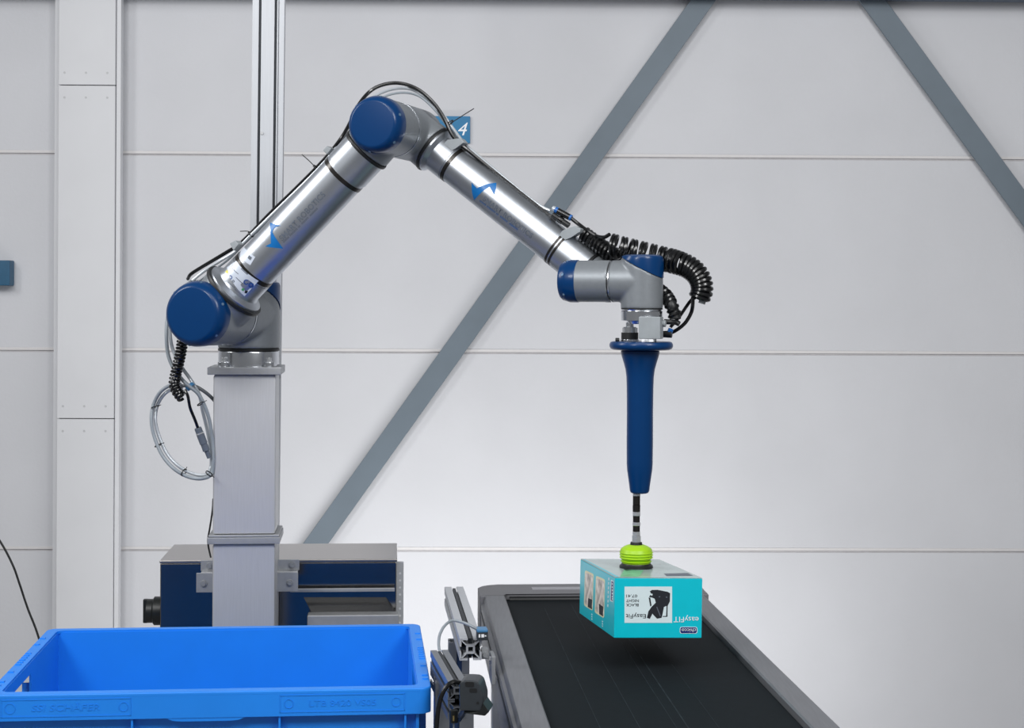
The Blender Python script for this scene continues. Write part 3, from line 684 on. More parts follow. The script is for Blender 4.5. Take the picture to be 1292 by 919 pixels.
# printing on the left side
BL = BO - BX * (bw / 2)
def SP(px, py, lift=.0004): return on_plane(px, py, BL - BX * lift, BX)
def sq(pts, m, nm, par=bx, lift=.0004): return MB().prism([SP(x, y, lift) for x, y in pts], BX * (lift * .8)).build(nm, m, par, smooth=False)
def rounded(c4, k=.16):
    out = []
    for i in range(4):
        p, a, b = V(c4[i]), V(c4[i - 1]), V(c4[(i + 1) % 4]); ea = p + (a - p).normalized() * 2.2; eb_ = p + (b - p).normalized() * 2.2
        out += [tuple(ea), tuple((ea + eb_ + p * 2) / 4), tuple(eb_)]
    return out
for c4, n4 in ((((738, 719.5), (748.8, 724.5), (747.6, 771.2), (736.8, 764.2)), ((742, 755), (747, 757), (746.5, 769), (741.5, 766))), (((752, 726.5), (763.2, 731.5), (762, 780.6), (750.3, 773)), ((755.5, 762), (761, 766), (760.5, 778), (756, 775)))):
    f0 = sq(rounded(c4), M_cream, 'photo_border'); m_ = sum((V(p) for p in c4), V((0, 0))) / 4
    sq(rounded([tuple(m_ + (V(p) - m_) * .88) for p in c4]), M_pic, 'photo_print', f0, .0008)
    sq(n4, M_ink, 'photo_figure', f0, .0011)
sq([(770.9, 732), (774.2, 733.6), (773, 760), (769.8, 758.5)], M_white, 'side_emblem')
sq([(771.5, 733.5), (773.6, 734.6), (772.6, 758.6), (770.5, 757.4)], M_navy, 'side_emblem_field', None or bx, .0008)
for y in (736, 740, 744, 748, 752, 755): sq([(771.9, y), (773.0, y + .5), (772.9, y + 2.4), (771.8, y + 1.9)], M_white, 'side_letter', bx, .0011)
for k in range(7): sq([(767.6 - .2 * k, 729 + k * 5.6), (768.8 - .2 * k, 729.6 + k * 5.6), (768.5 - .2 * k, 732.8 + k * 5.6), (767.3 - .2 * k, 732.2 + k * 5.6)], M_label, 'side_letter', bx)
for x, y in ((746, 774.5), (759.5, 783.5)):
    for k in range(3): sq([(x, y + 3 * k), (x + 1.1, y + .5 + 3 * k), (x + 1.1, y + 2 + 3 * k), (x, y + 1.5 + 3 * k)], M_label, 'side_letter', bx)
def TPq(pts, m, nm): return MB().prism([on_plane(x, y, BO + BZ * .0003, BZ) for x, y in pts], BZ * .0003).build(nm, m, bx, smooth=False)
TPq([(838, 724.2), (868, 723.4), (874, 726.6), (841, 727)], M_textg, 'top_print')
TPq([(788, 719), (812, 720), (806, 728), (782, 728)], M_green, 'top_print')
TPq([(786, 717.5), (802, 718), (803, 721.5), (790, 721)], M_ink, 'top_print')
TPq([(735.5, 706.0), (737.6, 706.0), (781, 728.3), (777.5, 728.3)], M_teal, 'top_edge')

# ------------------------------------------------------------------ conveyor
VX, VY = dirs(3.85)
D0 = 4.08; q0 = P(637, 758, D0); zbelt = q0.z
def cv(px, py, z): p = PZ(px, py, z) - q0; return p.dot(VX), p.dot(VY)
bwid = .452; zr = zbelt + .014     # rail top a little above the belt
con = thing('belt_conveyor', V((q0.x + bwid / 2, q0.y - .8, 0)), 'grey framed conveyor with a black belt under the carton', 'conveyor')
yn, yf = -1.75, .0      # near end (outside the frame) and far end of the belt
def CP(x, y, z): return q0 + VX * x + VY * y + Z_ * (z - zbelt)
lip = .0
MB().box(CP(bwid / 2, (yn + yf) / 2 + .02, zbelt - .02), VX * (bwid / 2 - .001), VY * ((yf - yn) / 2 + .03), Z_ * .02, .004).build('belt', M_belt, con)
blt = con.children[0]
for (xa, xb, ya, yb_) in ((.245, .2475, -1.5, -.30), (.225, .2262, -1.6, -.06), (.16, .1612, -1.5, -.05), (.09, .0912, -1.5, -.10), (.30, .3008, -1.5, -.1)):
    MB().box(CP((xa + xb) / 2, (ya + yb_) / 2, zbelt + .0001), VX * ((xb - xa) / 2), VY * ((yb_ - ya) / 2), Z_ * .0002).build('belt_scuff', M_scratch, blt)
for sx in (0, 1):
    sgn = -1 if sx == 0 else 1; xe = 0 if sx == 0 else bwid
    prof = [(0, -.010), (0, .010), (.003, .0135), (.044, .0135), (.050, .0115), (.053, .006), (.054, -.004), (.060, -.006), (.060, -.10), (.0, -.10)]
    MB().prism([CP(xe + sgn * x, yn, zbelt + z) for x, z in prof], VY * (yf - yn - .008)).build('side_rail', M_rail, con, ang=.5)
    MB().box(CP(xe + sgn * .0605, (yn + yf) / 2, zbelt - .028), VX * .0012, VY * ((yf - yn) / 2 - .02), Z_ * .004).build('rail_groove', M_slot, con)
    for yy in (-.35, -1.5):
        MB().box(CP(xe + sgn * .03, yy, (zbelt - .1) / 2), VX * .022, VY * .022, Z_ * ((zbelt - .1) / 2), .003).build('leg', M_extr, con)
# rounded far end
out = []
cl = .150; xo = .064; R_ = .055
pl = [(-xo, -.008)]
for i in range(9):
    a = PI - PI / 2 * i / 8; pl.append((-xo + R_ + R_ * math.cos(a), cl - R_ + R_ * math.sin(a)))
for i in range(9):
    a = PI / 2 - PI / 2 * i / 8; pl.append((bwid + xo - R_ + R_ * math.cos(a), cl - R_ + R_ * math.sin(a)))
pl += [(bwid + xo, -.008), (bwid, -.008), (bwid, .012), (0, .012), (0, -.008)]
MB().prism([CP(x, y, zbelt + .0145) for x, y in pl], Z_ * -.11, .004).build('end_cap', M_railp, con, ang=.9)
MB().box(CP(bwid * .5, .085, zbelt + .0147), VX * (bwid * .5 - .075), VY * .018, Z_ * .0006).build('end_strip', M_raill, con)
MB().cyl(CP(.012, .006, zbelt - .0), CP(bwid - .012, .006, zbelt - .0), .0085, n=16).build('end_roller', M_black, con)

# ------------------------------------------------------------------ profile stand and sensors beside the conveyor
def tslot(mb, o, ax, ay, az, L, hsz):
    # square profile with four T-slots, section in ax/ay, running along az
    s_ = hsz; t = s_ * .16; lipw = s_ * .74; core = s_ * .40
    def q(x0, x1, y0, y1): mb.box(o + ax * ((x0 + x1) / 2) + ay * ((y0 + y1) / 2) + az * (L / 2), ax * ((x1 - x0) / 2), ay * ((y1 - y0) / 2), az * (L / 2))
    for sx in (-1, 1):
        for sy in (-1, 1):
            q(*sorted((sx * s_, sx * (s_ - lipw))), *sorted((sy * s_, sy * (s_ - t)))); q(*sorted((sx * s_, sx * (s_ - t))), *sorted((sy * (s_ - t), sy * (s_ - lipw))))
            # web from the core to the corner
            p0, p1 = o + (ax * sx + ay * sy) * core * .85, o + (ax * sx + ay * sy) * (s_ - t * .6); dd = (p1 - p0); pr_ = dd.cross(az).normalized() * t * .30
            mb.prism([p0 - pr_, p1 - pr_, p1 + pr_, p0 + pr_], az * L)
    q(-core, core, core * .55, core); q(-core, core, -core, -core * .55); q(-core, -core * .55, -core * .55, core * .55); q(core * .55, core, -core * .55, core * .55)
PX1, PY1 = dirs(5.3)
DS = 3.28; hs = .0222
cS = P(593.8, 819.8, DS)
stn = thing('profile_stand', V((cS.x, cS.y, 0)), 'bright aluminium slotted profile on a post beside the conveyor rail', 'profile stand')
mb = MB(); tslot(mb, cS, PX1, Z_, PY1, .60, hs); mb.build('profile_beam', M_extr, stn, smooth=False)
mb = MB(); s_ = hs * .42
mb.box(cS + PY1 * .302, PX1 * hs * .9, PY1 * .290, Z_ * hs * .16); mb.box(cS + PY1 * .302, PX1 * hs * .16, PY1 * .290, Z_ * hs * .9); mb.build('slot_shade_strip', M_slot, stn, smooth=False)  # dark strips painting the shade in the slots
pp = cS + PY1 * .20 - PX1 * .012; pp.z = 0
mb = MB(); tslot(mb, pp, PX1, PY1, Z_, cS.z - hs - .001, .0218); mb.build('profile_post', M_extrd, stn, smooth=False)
MB().box(V((pp.x, pp.y, (cS.z - hs) / 2)), PX1 * .0185, PY1 * .0185, Z_ * ((cS.z - hs) / 2 - .01)).build('post_reflection_core', mat('bin_reflection_blue', (34, 58, 96), .4, .4), stn, smooth=False)  # blue core added in the post to paint the bin's reflection
bk = cS + PX1 * .030 + PY1 * .02 - Z_ * .012
mb = MB().box(bk, PX1 * .007, PY1 * .012, Z_ * .010, .001); mb.cyl(bk - PY1 * .012, bk - PY1 * .02, .005, n=8); mb.box(bk + PX1 * .016 - Z_ * .03, PX1 * .004, PY1 * .03, Z_ * .028, .001)
mb.build('sensor_bracket', M_steelt, stn)
for k in range(4):
    q = bk + PX1 * .011 - PY1 * .012 - Z_ * (.008 + .013 * k) + PX1 * .003 * k; MB().cyl(q, q - PY1 * .007, .0042, n=6).build('bracket_bolt', M_chrome, stn)
# small photo sensor with a blue top
DSS = 3.27; so = P(608, 800, DSS)
sen = thing('photo_sensor', so - Z_ * .010, 'small black photo sensor with a blue top on the slotted profile', 'sensor')
MB().box(so - Z_ * .002, PX1 * .0108, PY1 * .016, Z_ * .0085, .0012).build('sensor_body', M_sensorb, sen)
MB().box(so + Z_ * .0085, PX1 * .0112, PY1 * .017, Z_ * .0030, .0022).build('sensor_top', M_sensorc, sen)
for k, (dx, wd_) in enumerate(((-.006, .0016), (.0005, .0028), (.006, .0016))):
    MB().box(so + PX1 * dx - PY1 * .0164 - Z_ * .001, PX1 * wd_, PY1 * .0004, Z_ * (.0032 if k != 2 else .0012)).build('sensor_mark', M_white, sen, smooth=False)
gp = [P(602, 794.5, DSS), P(592, 789, DSS), P(580, 784.5, DSS + .02), P(570, 783.5, DSS + .02), P(561, 790, DSS), P(555, 801, DSS - .02), P(553.5, 813, DSS - .05), P(555, 824, DSS - .08), P(556, 831, DSS - .10)]
MB().sweep(crom(gp, 6), .0030, 8).build('sensor_cable', M_cable, None, label='thin grey cable arching from the blue topped photo sensor', cat='cable')
# lower stand with the black scanner
zl = P(552, 820, 3.16).z
a_ = PZ(554, 820.5, zl); b_ = PZ(577, 860, zl); az = (b_ - a_).normalized(); ax_ = az.cross(Z_) * -1; ax_ = Z_.cross(az) * -1
ax_ = V((az.y, -az.x, 0)) * -1
hs2 = 10.8 / F * a_.y * 1.02
st2 = thing('profile_stand', V((a_.x, a_.y, 0)), 'shaded dark aluminium profile stand between the bin and the conveyor', 'profile stand')
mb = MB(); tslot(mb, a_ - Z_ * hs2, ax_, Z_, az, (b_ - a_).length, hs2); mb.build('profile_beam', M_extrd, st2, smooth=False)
cS2 = a_ - Z_ * hs2 + az * ((b_ - a_).length / 2); Lh = (b_ - a_).length / 2 - .003
mb = MB(); mb.box(cS2, ax_ * hs2 * .9, az * Lh, Z_ * hs2 * .16); mb.box(cS2, ax_ * hs2 * .16, az * Lh, Z_ * hs2 * .9); mb.build('slot_shade_strip', M_slot, st2, smooth=False)  # dark strips again painting slot shade
p2 = P(572, 919, 3.07); p2.z = 0; hp = .036
zp2 = zl - 2 * hs2 - .002
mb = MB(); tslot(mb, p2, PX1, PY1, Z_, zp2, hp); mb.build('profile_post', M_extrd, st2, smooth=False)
MB().box(V((p2.x, p2.y, zp2 / 2)), PX1 * (hp * .85), PY1 * (hp * .85), Z_ * (zp2 / 2 - .01)).build('post_reflection_core', MATS['bin_reflection_blue'], st2, smooth=False)  # blue fill painting the bin reflected in this post
# second lower profile running parallel under the beam
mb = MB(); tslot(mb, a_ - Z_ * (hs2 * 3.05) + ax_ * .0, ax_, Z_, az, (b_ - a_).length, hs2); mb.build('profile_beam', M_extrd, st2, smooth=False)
DK = 2.80
sc_ = thing('scanner', P(595, 903, DK), 'black rounded scanner with two dark lenses on the shaded stand', 'scanner')
def KP(x, y, d=0): return P(x, y, DK + d)
c0 = KP(595, 878); KX, KY = dirs(-8)
mb = MB(); k_ = DK / F
prof = [(-15.5, 20.5), (14.5, 20.5), (15, 2), (10, -15), (5, -18.5), (-12, -18.5), (-16.5, -15)]
mb.prism([c0 + KX * x * k_ - Z_ * y * k_ for x, y in prof], KY * .055, .004); mb.build('scanner_body', M_sensorb, sc_)
MB().prism([c0 + KX * x * k_ - Z_ * y * k_ - KY * .004 for x, y in ((-11, 22), (17.5, 24.5), (23, 19), (15, 8), (12, 20))], KY * .05, .0015).build('scanner_foot', M_knob, sc_)
for (x, y, rx, ry) in ((-2.5, -14, 5.6, 3.2), (2.2, -6.5, 4.8, 2.6)):
    MB().prism([c0 + KX * ((x + px_) * k_) - Z_ * ((y + py_) * k_) - KY * .0006 for px_, py_ in round_rect(rx * 2, ry * 2, 1.6)], KY * .003).build('scanner_lens', M_black, sc_)
q = c0 + KX * 8 * k_ - Z_ * 9 * k_; MB().cyl(q, q - KY * .0012, .0022, n=10).build('scanner_screw', M_black, sc_)
kp = [KP(580, 861.5, .01), KP(572, 861, .0), KP(564, 866, -.005), KP(557, 878, -.01), KP(553, 895, -.01), KP(551, 915, -.01), KP(550, 940, -.01), KP(549, 990, -.005)]
MB().sweep(crom(kp, 6), .0042, 8).build('scanner_cable', M_hose, None, label='black cable looping down from the scanner beside the blue bin', cat='cable')
pl_ = thing('sensor_plug', KP(572, 912, .05), 'black sensor plug with a brass pin below the scanner', 'plug')
q = KP(572.5, 912, .03); MB().cyl(q, q + Z_ * .022, .0075, n=16, bev=.001).build('plug_body', M_knob, pl_)
MB().cyl(q + Z_ * .005 - Y_ * .0078, q + Z_ * .014 - Y_ * .0078, .0018, n=10).build('plug_pin', M_brass, pl_)
MB().sweep([q, q - Z_ * .05, q - Z_ * .12], .0016, 6).build('plug_wire', M_cable, pl_)
q = KP(582, 903, .06); MB().box(q, KX * .004, KY * .03, Z_ * .004, .0008).build('mount_block', MATS['bin_reflection_blue'], sc_)

# ------------------------------------------------------------------ blue bin
BC = CAMP + V((-.5700, 3.240, -.7060)); BXX, BYY = dirs(5.3)
zrim = BC.z; bL, bW, bHh = .8, .6, .42; zb_ = zrim - bHh
binr = thing('storage_bin', V((BC.x, BC.y, zb_)), 'open bright blue plastic storage bin in front of the pedestal', 'bin')
def BP(x, y, z): return V((BC.x, BC.y, 0)) + BXX * x + BYY * y + Z_ * z
def bbx(mb, x0, x1, y0, y1, z0, z1, bev=0): mb.box(BP((x0 + x1) / 2, (y0 + y1) / 2, (z0 + z1) / 2), BXX * ((x1 - x0) / 2), BYY * ((y1 - y0) / 2), Z_ * ((z1 - z0) / 2), bev)
ow_, th_ = .022, .004       # the body stands back from the rim
xi, yi = .4 - ow_, .3 - ow_
mb = MB(); bbx(mb, -xi, xi, -yi, yi, zb_, zb_ + .006)
bbx(mb, -xi, xi, yi - th_, yi, zb_ + .006, zrim - .004); bbx(mb, -xi, xi, -yi, -yi + th_, zb_ + .006, zrim - .004)
hz0, hz1, hy0, hy1 = zrim - .085, zrim - .026, -.165, -.012
for sx in (-1, 1):
    x0, x1 = sorted((sx * xi, sx * (xi - th_)))
    bbx(mb, x0, x1, -yi + th_, yi - th_, zb_ + .006, hz0); bbx(mb, x0, x1, -yi + th_, yi - th_, hz1, zrim - .004)
    bbx(mb, x0, x1, -yi + th_, hy0, hz0, hz1); bbx(mb, x0, x1, hy1, yi - th_, hz0, hz1)
mb.build('bin_body', M_bin, binr)
# rim: flat top and skirt with rounded corners
def rr(w_, h_, r): return [(x, y) for x, y in round_rect(w_, h_, r, 6)]
def loop_band(outer, inner, z0, z1, nm, bev=0):
    mb = MB(); n = len(outer); O0 = [mb.bm.verts.new(BP(x, y, z0)) for x, y in outer]; O1 = [mb.bm.verts.new(BP(x, y, z1)) for x, y in outer]
    I0 = [mb.bm.verts.new(BP(x, y, z0)) for x, y in inner]; I1 = [mb.bm.verts.new(BP(x, y, z1)) for x, y in inner]
    for i in range(n):
        j = (i + 1) % n
        for q in ((O0[i], O0[j], O1[j], O1[i]), (O1[i], O1[j], I1[j], I1[i]), (I1[i], I1[j], I0[j], I0[i]), (I0[i], I0[j], O0[j], O0[i])): mb.bm.faces.new(q)
    if bev:
        mb.bm.normal_update()
        bmesh.ops.bevel(mb.bm, geom=[e for e in mb.bm.edges if len(e.link_faces) == 2 and e.calc_face_angle() > 1.2 and (e.verts[0] in set(O1) or False)], offset=bev, segments=3, profile=.5, affect='EDGES')
    return mb.build(nm, M_bin, binr, ang=.9)
rim = loop_band(rr(.8, .6, .022), rr(.8 - 2 * ow_ - .004, .6 - 2 * ow_ - .004, .016), zrim - .006, zrim, 'rim_top', .0025)
skirt = loop_band(rr(.7995, .5995, .022), rr(.793, .593, .019), zrim - .047, zrim - .0055, 'rim_skirt')
for sx in (-1, 1):     # notches on the short rims
    for y0, wd_ in ((-.20, .010), (-.055, .007), (-.035, .007), (-.015, .007), (.005, .007), (.025, .007), (.045, .007), (.19, .010), (-.23, .007), (.13, .008), (-.12, .008)):
        bbx(nb := MB(), *sorted((sx * .386, sx * .397)), y0, y0 + wd_, zrim - .001, zrim + .0022, .001); nb.build('rim_notch', M_bin, rim)
# ribs and panels below the skirt
def rib(x0, x1, y0, y1, z0, z1): bbx(r_ := MB(), x0, x1, y0, y1, z0, z1, .001); return r_.build('rib', M_bin, binr)
def bx_at(px, py): p = on_plane(px, py, BP(0, -.3, zrim), BYY) - BC; return p.dot(BXX)
for px in (166, 352.5, 511.5, -20):
    x = bx_at(px, 912); rib(x - .002, x + .002, -.296, -yi, zb_ + .02, zrim - .047)
rib(-.393, -.385, -.290, -yi, zb_ + .01, zrim - .047); rib(.372, .378, -.290, -yi, zb_ + .01, zrim - .047)
for y in (-.2, 0.0, .2):
    rib(.4 - ow_, .394, y - .002, y + .002, zb_ + .02, zrim - .047); rib(-.394, -.4 + ow_, y - .002, y + .002, zb_ + .02, zrim - .047)
rib(-.38, .38, -.294, -yi, zb_ + .01, zb_ + .02)
# framed lettering fields on the front skirt
def frame(x0, x1, z0, z1):
    mb = MB(); t = .0016; y0, y1 = -.3007, -.2995
    bbx(mb, x0, x1, y0, y1, z0, z0 + t); bbx(mb, x0, x1, y0, y1, z1 - t, z1); bbx(mb, x0, x0 + t, y0, y1, z0, z1); bbx(mb, x1 - t, x1, y0, y1, z0, z1)
    return mb.build('lettering_frame', M_bin, skirt)
zf0, zf1 = zrim - .0405, zrim - .0085
xa0, xa1, xb0, xb1 = bx_at(1, 895), bx_at(165.5, 895), bx_at(353, 895), bx_at(511, 895)
frame(xa0, xa1, zf0, zf1); frame(xb0, xb1, zf0, zf1)
def emboss(s, pxa, pxb, size, shear=0):
    xa, xb = bx_at(pxa, 897), bx_at(pxb, 897); o = BP(xa, -.2998, (zf0 + zf1) / 2 - size * .34)
    text_on_plane(s, size, o, BXX, Z_, M_bin, 'raised_lettering', skirt, width=xb - xa, extrude=.0009, shear=shear)
emboss('SSI SCHÄFER', 40, 126, .0165, .12); emboss('LTB 8420 VS05', 390.5, 474.5, .0160)
for px in (500, 364.5, 156):
    q = BP(bx_at(px, 893), -.2998, (zf0 + zf1) / 2); MB().lathe(q, -BYY, [(.0085, -.001), (.0085, .0009), (.0075, .0009), (.0075, -.001)], 28).build('raised_ring', M_bin, skirt)
q = BP(bx_at(12.5, 897), -.2998, (zf0 + zf1) / 2); MB().lathe(q, -BYY, [(.0100, -.001), (.0100, .0009), (.0088, .0009), (.0088, -.001)], 10).build('raised_ring', M_bin, skirt)
# curved lip under the skirt in the middle
mb = MB(); xm0, xm1 = bx_at(209, 911), bx_at(310, 911); pts = []
for i in range(13):
    t = i / 12; pts.append(BP(xm0 + (xm1 - xm0) * t, -.2985, zrim - .047 - .0065 * (1 - (2 * t - 1) ** 8)))
pts += [BP(xm1, -.2985, zrim - .044), BP(xm0, -.2985, zrim - .044)]
mb.prism(pts, BYY * .012).build('finger_lip', M_bin, skirt)
# bin carrier below the frame of view
bs = thing('bin_stand', V((BC.x, BC.y, 0)), 'low steel stand under the blue storage bin', 'stand')
mb = MB(); bbx(mb, -.38, .38, -.28, .28, zb_ - .03, zb_ - .001, .003); mb.build('stand_top', M_steelt, bs)
for sx in (-1, 1):
    for sy in (-1, 1): bbx(lb_ := MB(), *sorted((sx * .37, sx * .33)), *sorted((sy * .27, sy * .23)), 0, zb_ - .03, .003); lb_.build('leg', M_steelt, bs)

# ------------------------------------------------------------------ cables and hoses along the arm
def path(pts, n=6): return crom([PT(x, y, t) for x, y, t in pts], n)
u0, u1, f0 = t_up - .035, t_up - .06, t_fo
hose = path([(237, 352, u0 - .02), (241, 346, u0), (255, 337, u0), (275, 325, u0), (290, 316, u0), (300, 310, u0), (316, 295, u0), (340, 270, u0), (370, 241, u0), (400, 211, u0), (417, 192, u0), (432, 172, u0), (443, 152, u1), (454, 130, u1), (470, 113, u1), (490, 105.5, u1 - .02), (510, 106, u1 - .04), (530, 114.5, f0 + .03), (548, 131, f0 + .02), (560, 149, f0 + .02), (569, 168, f0 + .02), (578, 180, f0 + .02), (592, 191, f0 + .01), (620, 214, f0), (650, 238, f0), (675, 258, f0), (692, 271, f0), (701, 279, f0)])
air = MB().sweep(hose, .0042, 8).build('air_hose', M_hose, None, label='thin black air hose clipped along the top of the robot arm', cat='hose')
cab2 = path([(243, 354, u0), (258, 342, u0), (280, 328, u0 + .01), (296, 318, u0 + .01), (312, 301.5, u0 + .01), (340, 274, u0 + .012), (400, 215, u0 + .012), (425, 185, u0), (440, 160, u1), (456, 137, u1), (474, 120.5, u1), (497, 112, u1 - .02), (518, 112.5, u1 - .05), (537, 123, f0 + .02), (556, 141, f0 + .01), (570, 160, f0 + .01), (586, 181, f0 + .005), (604, 197, f0), (630, 219, f0 - .005), (660, 243.5, f0 - .005), (682, 260, f0 - .005), (694, 266, f0 - .005)])
MB().sweep(cab2, .0036, 8).build('arm_cable', M_cable_l, None, label='silver grey cable running beside the black hose over the elbow', cat='cable')
cab3 = path([(250, 356, u0 - .02), (270, 341, u0 - .02), (290, 326, u0 - .01), (310, 306, u0), (360, 257, u0), (420, 197, u0), (440, 167, u1), (460, 140, u1), (480, 124, u1), (505, 117, u1 - .03), (528, 121, f0 + .03), (548, 138, f0 + .02), (563, 157, f0 + .01), (582, 181, f0)], 5)
MB().sweep(cab3, .0028, 8).build('arm_cable', M_cable, None, label='thinner darker grey cable under the silver cable at the elbow', cat='cable')
# cable ties along the hose
def tie(px, py, t, tail, wd, label):
    o = thing('cable_tie', PT(px, py, t), label, 'cable tie', 'black cable ties')
    c_ = PT(px, py, t); dv = (PT(tail[0][0], tail[0][1], t) - PT(tail[1][0], tail[1][1], t)).normalized()
    MB().lathe(c_ - wd[1] * .0015, wd[1], [(wd[0] - .001, 0), (wd[0] + .0008, 0), (wd[0] + .0008, .003), (wd[0] - .001, .003)], 20).build('tie_loop', M_black, o)
    MB().sweep(crom([PT(x, y, t + .006) for x, y in tail], 4), .0011, 6).build('tie_tail', M_black, o)
tie(399, 212, u0 + .005, [(398, 211), (390, 203), (381, 195)], (.0085, d1), 'black cable tie with straight tail on the upper arm middle')
tie(317, 296, u0 + .005, [(318, 296), (313, 292), (303, 292)], (.0085, d1), 'black cable tie with bent tail beside the lower arm clip')
tie(568, 155, f0 + .012, [(568, 156), (582, 147), (598, 137)], (.0085, (d2 + w2 * -.3).normalized()), 'black cable tie with long tail in front of the blue sign')
# connectors on the forearm
def tube_thing(nm, pts, t, r, m, lab, cat, extra=()):
    q = [PT(x, y, t) for x, y in pts]; o = thing(nm, q[0], lab, cat); MB().cyl(q[0], q[1], r, n=20, bev=.001).build('connector_body', m, o)
    for (x0, y0, x1, y1, rr_, mm, nn) in extra: MB().cyl(PT(x0, y0, t), PT(x1, y1, t), rr_, n=20, bev=.0006).build(nn, mm, o)
tube_thing('hose_coupling', [(703.5, 266), (719, 274.5)], f0 + .004, .0072, M_hose, 'black hose coupling with blue collars above the forearm end', 'coupling', ((697, 263, 701, 264.5, .0062, M_cable_l, 'clear_collar'), (700.5, 264.4, 704.5, 266.6, .0070, M_fit, 'collar'), (716.5, 273, 721, 275.5, .0070, M_fit, 'collar')))
tube_thing('cable_connector', [(697, 271), (718, 285)], f0 + .006, .0066, M_black, 'black cable connector lying against the forearm below the coupling', 'connector', ((705, 276, 710, 279.5, .0078, M_hose, 'knurled_ring'),))
# coiled hoses at the wrist
tw0 = t_w - .045
p1 = path([(720, 275, f0), (730, 283, f0), (742, 292, f0 + .01), (752, 298, f0 + .01), (762, 299.5, f0 + .02), (769, 296, f0 + .03)])
MB().sweep(p1, .0044, 8).build('hose_tail', M_hose, None, label='black hose bending from the coupling into the stretched coil', cat='hose')
cp = path([(736, 296, f0 - .004), (748, 305, f0), (760, 313, f0 + .005), (772, 321, f0 + .01), (782, 327, f0 + .01)])
MB().sweep(coil(cp, .0155, 11, 16), .0048, 7).build('coiled_cable', M_hose, None, label='tight black coiled cable lying over the end of the forearm', cat='coiled cable')
cp2 = path([(768, 309, tw0 - .01), (784, 313.5, tw0 - .01), (800, 317.5, tw0 - .015), (816, 321.5, tw0 - .015), (832, 325.5, tw0 - .015), (846, 329, tw0 - .01), (858, 332.5, tw0), (870, 338, tw0), (880, 347, tw0), (885, 358, tw0), (885.5, 368, tw0), (882, 377, tw0)], 8)
k1 = MB(); hl = coil(cp2, .0228, 7, 18)
nA = int(len(cp2) * .50); cA, cB = cp2[:nA + 1], cp2[nA:]
hlA = coil(cA, .0236, 7, 22); hlB = coil(cB, .0220, 14, 20, .0190)
sh_ = (cA[-1] - cA[0]).normalized() * .0082; hlA2 = [p + sh_ for p in hlA]
co = thing('coiled_hose', cp2[-1], 'large black coiled air hose arching over the wrist to the right', 'coiled hose')
k1.bm.free(); MB().sweep(hlA, .0040, 7).build('stretched_turns', M_hose, co); MB().sweep(hlA2, .0040, 7).build('stretched_turns', M_hose, co); MB().sweep(hlB, .0052, 7).build('tight_turns', M_hose, co)
MB().lathe(PT(886, 381, tw0), (PT(887, 378, tw0) - PT(889, 372, tw0)).normalized(), [(0, -.004), (.0075, -.004), (.0075, .004), (0, .004)], 18).build('hose_end_fitting', M_clip, co)
lp = path([(877, 376, tw0 + .015), (872, 379, tw0 + .01), (866, 387, tw0), (857, 400, tw0), (846, 413, tw0)])
MB().sweep(lp, .0036, 8).build('air_line', M_hose, None, label='thin black air line nearest the wrist below the big coil', cat='hose')
lp = path([(874, 375, tw0 + .015), (874, 385, tw0 + .01), (872, 395, tw0), (865, 407, tw0), (856, 415, tw0), (847, 420, tw0), (840, 421, tw0 + .02)])
MB().sweep(lp, .0042, 8).build('air_line', M_hose, None, label='thicker black air line curving from the big coil to the fitting', cat='hose')
# corrugated cable on the right of the wrist
tb = t_w - .02
cp3 = path([(832, 366, tb - .05), (840, 373, tb - .03), (846, 383, tb), (850, 393, tb), (852, 402, tb)], 8)
cr = thing('corrugated_cable', cp3[-1], 'short ribbed black cable bending down right of the wrist', 'cable')
MB().sweep(cp3, .0120, 14).build('cable_core', M_black, cr); MB().sweep(coil(cp3, .0122, 8, 16), .0036, 6).build('cable_rib', M_hose, cr)
cp4 = path([(838, 406, tb + .015), (846, 406.5, tb + .01), (853, 407, tb), (857, 409, tb)], 6)
MB().sweep(cp4, .0058, 10).build('block_cable', M_black, cr)

# cables below the shoulder
ta = t_up + .03
cq = path([(231, 424, ta - .05), (229, 440, ta - .05), (226, 455, ta - .05), (222, 472, ta - .05), (220, 485, ta - .05), (224, 495, ta - .05), (230, 502, ta - .05)])
bc_ = thing('coiled_cable', cq[-1], 'black coiled cable hanging below the shoulder joint', 'coiled cable')
MB().sweep(coil(cq, .0105, 19, 14), .0036, 7).build('cable_turns', M_hose, bc_)
MB().sweep(path([(233, 492, ta - .04), (237, 500, ta - .04), (240, 515, ta - .05), (246, 530, ta - .07), (250, 541, ta - .08)]), .0036, 8).build('cable_tail', M_hose, bc_)
q0_, q1_ = PT(249.5, 540, ta - .08), PT(264, 578, ta - .10)
cn = thing('round_connector', q1_, 'grey metal round connector on the black coiled cable beside the pedestal', 'connector')
mb = MB(); ln = (q1_ - q0_).length
mb.lathe(q0_, q1_ - q0_, [(0, 0), (.0078, 0), (.0085, .002), (.0085, .012), (.0072, .0125), (.0072, .016), (.0092, .0165), (.0092, .040), (.0080, .041), (.0085, ln * .75), (.0055, ln * .78), (.0050, ln), (0, ln)], 24); mb.build('connector_shell', M_textg, cn)
MB().lathe(q0_, q1_ - q0_, [(.009, .012), (.0096, .012), (.0096, .0155), (.009, .0155)], 24).build('connector_ring', M_chrome, cn)
tl = t_up - .06
def loop(pts, r, m, nm, lab): return MB().sweep(path(pts, 7), r, 10).build(nm, m, None, label=lab, cat='cable')
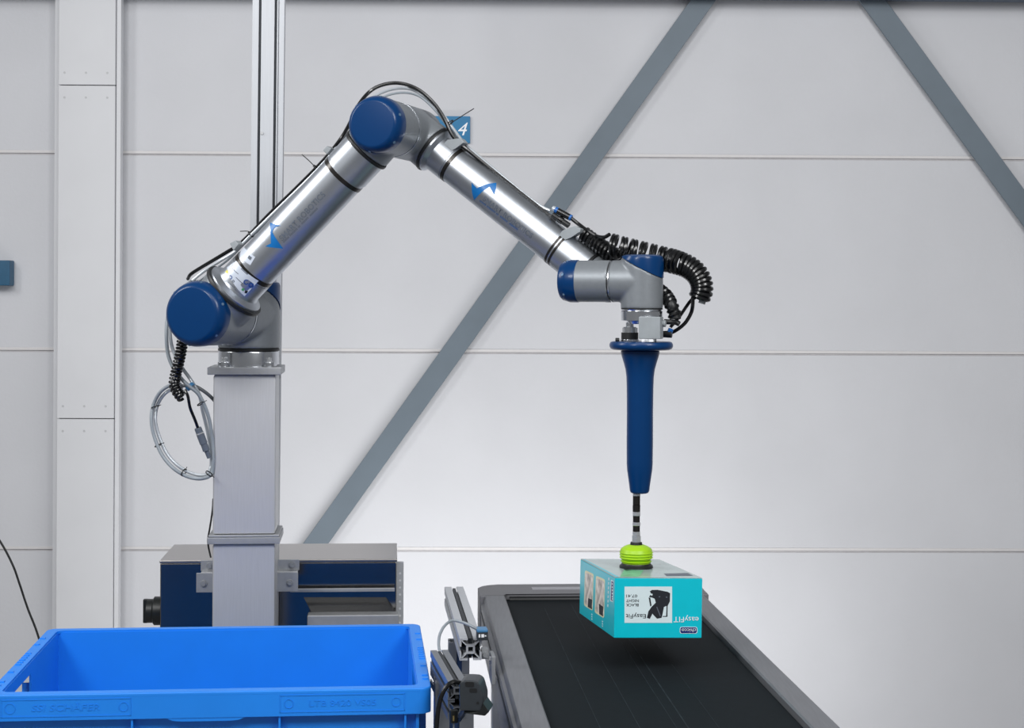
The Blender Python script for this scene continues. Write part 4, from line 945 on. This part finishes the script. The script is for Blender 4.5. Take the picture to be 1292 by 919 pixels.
loop([(246, 352, u0 - .03), (228, 366, tl - .01), (216, 385, tl), (211, 405, tl + .01), (210, 425, tl + .02), (212, 447, tl + .02), (218, 463, tl + .02), (228, 477, tl + .02), (238, 487, tl + .02), (250, 497, tl + .01), (258, 512, tl), (264, 530, tl - .01), (268, 555, tl - .02), (269, 580, tl - .02), (267, 598, tl - .02), (255, 604, tl), (238, 602, tl), (220, 592, tl + .01), (205, 575, tl + .01), (195, 552, tl + .01), (191, 530, tl + .01), (194, 510, tl), (203, 494, tl), (216, 486, tl - .01), (228, 485, tl - .01)], .0044, M_cable, 'looped_cable', 'outer grey cable of the big loop hanging left of the pedestal')
loop([(250, 355, u0 - .04), (233, 368, tl - .03), (220, 388, tl - .02), (214.5, 408, tl - .01), (215.5, 430, tl), (220, 446, tl), (229, 463, tl), (239, 477, tl), (246, 488, tl), (252, 500, tl - .01), (256, 520, tl - .02), (262, 545, tl - .03), (266, 570, tl - .03), (266, 590, tl - .03), (258, 599.5, tl - .01), (242, 597.5, tl - .01), (225, 588, tl), (210.5, 572, tl), (200.5, 550, tl), (196, 530, tl), (198.5, 512, tl - .01), (207, 498, tl - .01), (218, 491, tl - .02), (230, 489, tl - .02)], .0042, M_cable_l, 'looped_cable', 'inner lighter grey cable of the big loop left of the pedestal')
loop([(229, 487, tl - .015), (244, 487, tl - .01), (256, 493, tl - .02), (266, 501, tl - .04), (276, 512, tl - .08)], .0042, mat('cable_dark_grey', (96, 100, 104), 0, .4), 'branch_cable', 'short dark grey cable branching behind the pedestal from the loop')
loop([(269, 630, tl - .03), (268, 645, tl - .05), (265, 665, tl - .09), (262.5, 680, tl - .14), (263, 690, tl - .17), (266, 704, tl - .17)], .0022, M_black, 'thin_wire', 'thin black wire running down the pedestal left side to the cabinet')
tm = thing('cable_tie', PT(238, 487, tl + .02), 'blue tie binding the grey cables where they cross', 'cable tie')
MB().lathe(PT(240, 488, tl + .01), (PT(244, 493, tl) - PT(236, 483, tl)).normalized(), [(.010, -.004), (.0115, -.004), (.0115, .004), (.010, .004)], 20).build('tie_loop', MATS['sensor_blue'], tm)
for (x, y, dx, dy, lab) in ((196, 513.5, 9, -3, 'black cable tie at the upper left of the cable loop'), (200, 562, 9, -4, 'black cable tie at the lower left of the cable loop'), (232, 596.5, 5, -9, 'black cable tie at the bottom of the cable loop'), (264, 598, 8, 6, 'black cable tie at the lower right of the cable loop beside the pedestal'), (253.5, 509.5, 9, -5, 'black cable tie with a light tail right of the loop top')):
    o = thing('cable_tie', PT(x, y, tl), lab, 'cable tie', 'black cable ties')
    nn = (PT(x + dy, y - dx, tl) - PT(x, y, tl)).normalized()
    MB().lathe(PT(x, y, tl + .003) - nn * .0012, nn, [(.0088, 0), (.0100, 0), (.0100, .0024), (.0088, .0024)], 20).build('tie_loop', M_black, o)
    MB().sweep([PT(x + dx * .3, y + dy * .3, tl + .012), PT(x + dx * .8, y + dy * .8, tl + .012)], .0009, 5).build('tie_tail', M_black, o)
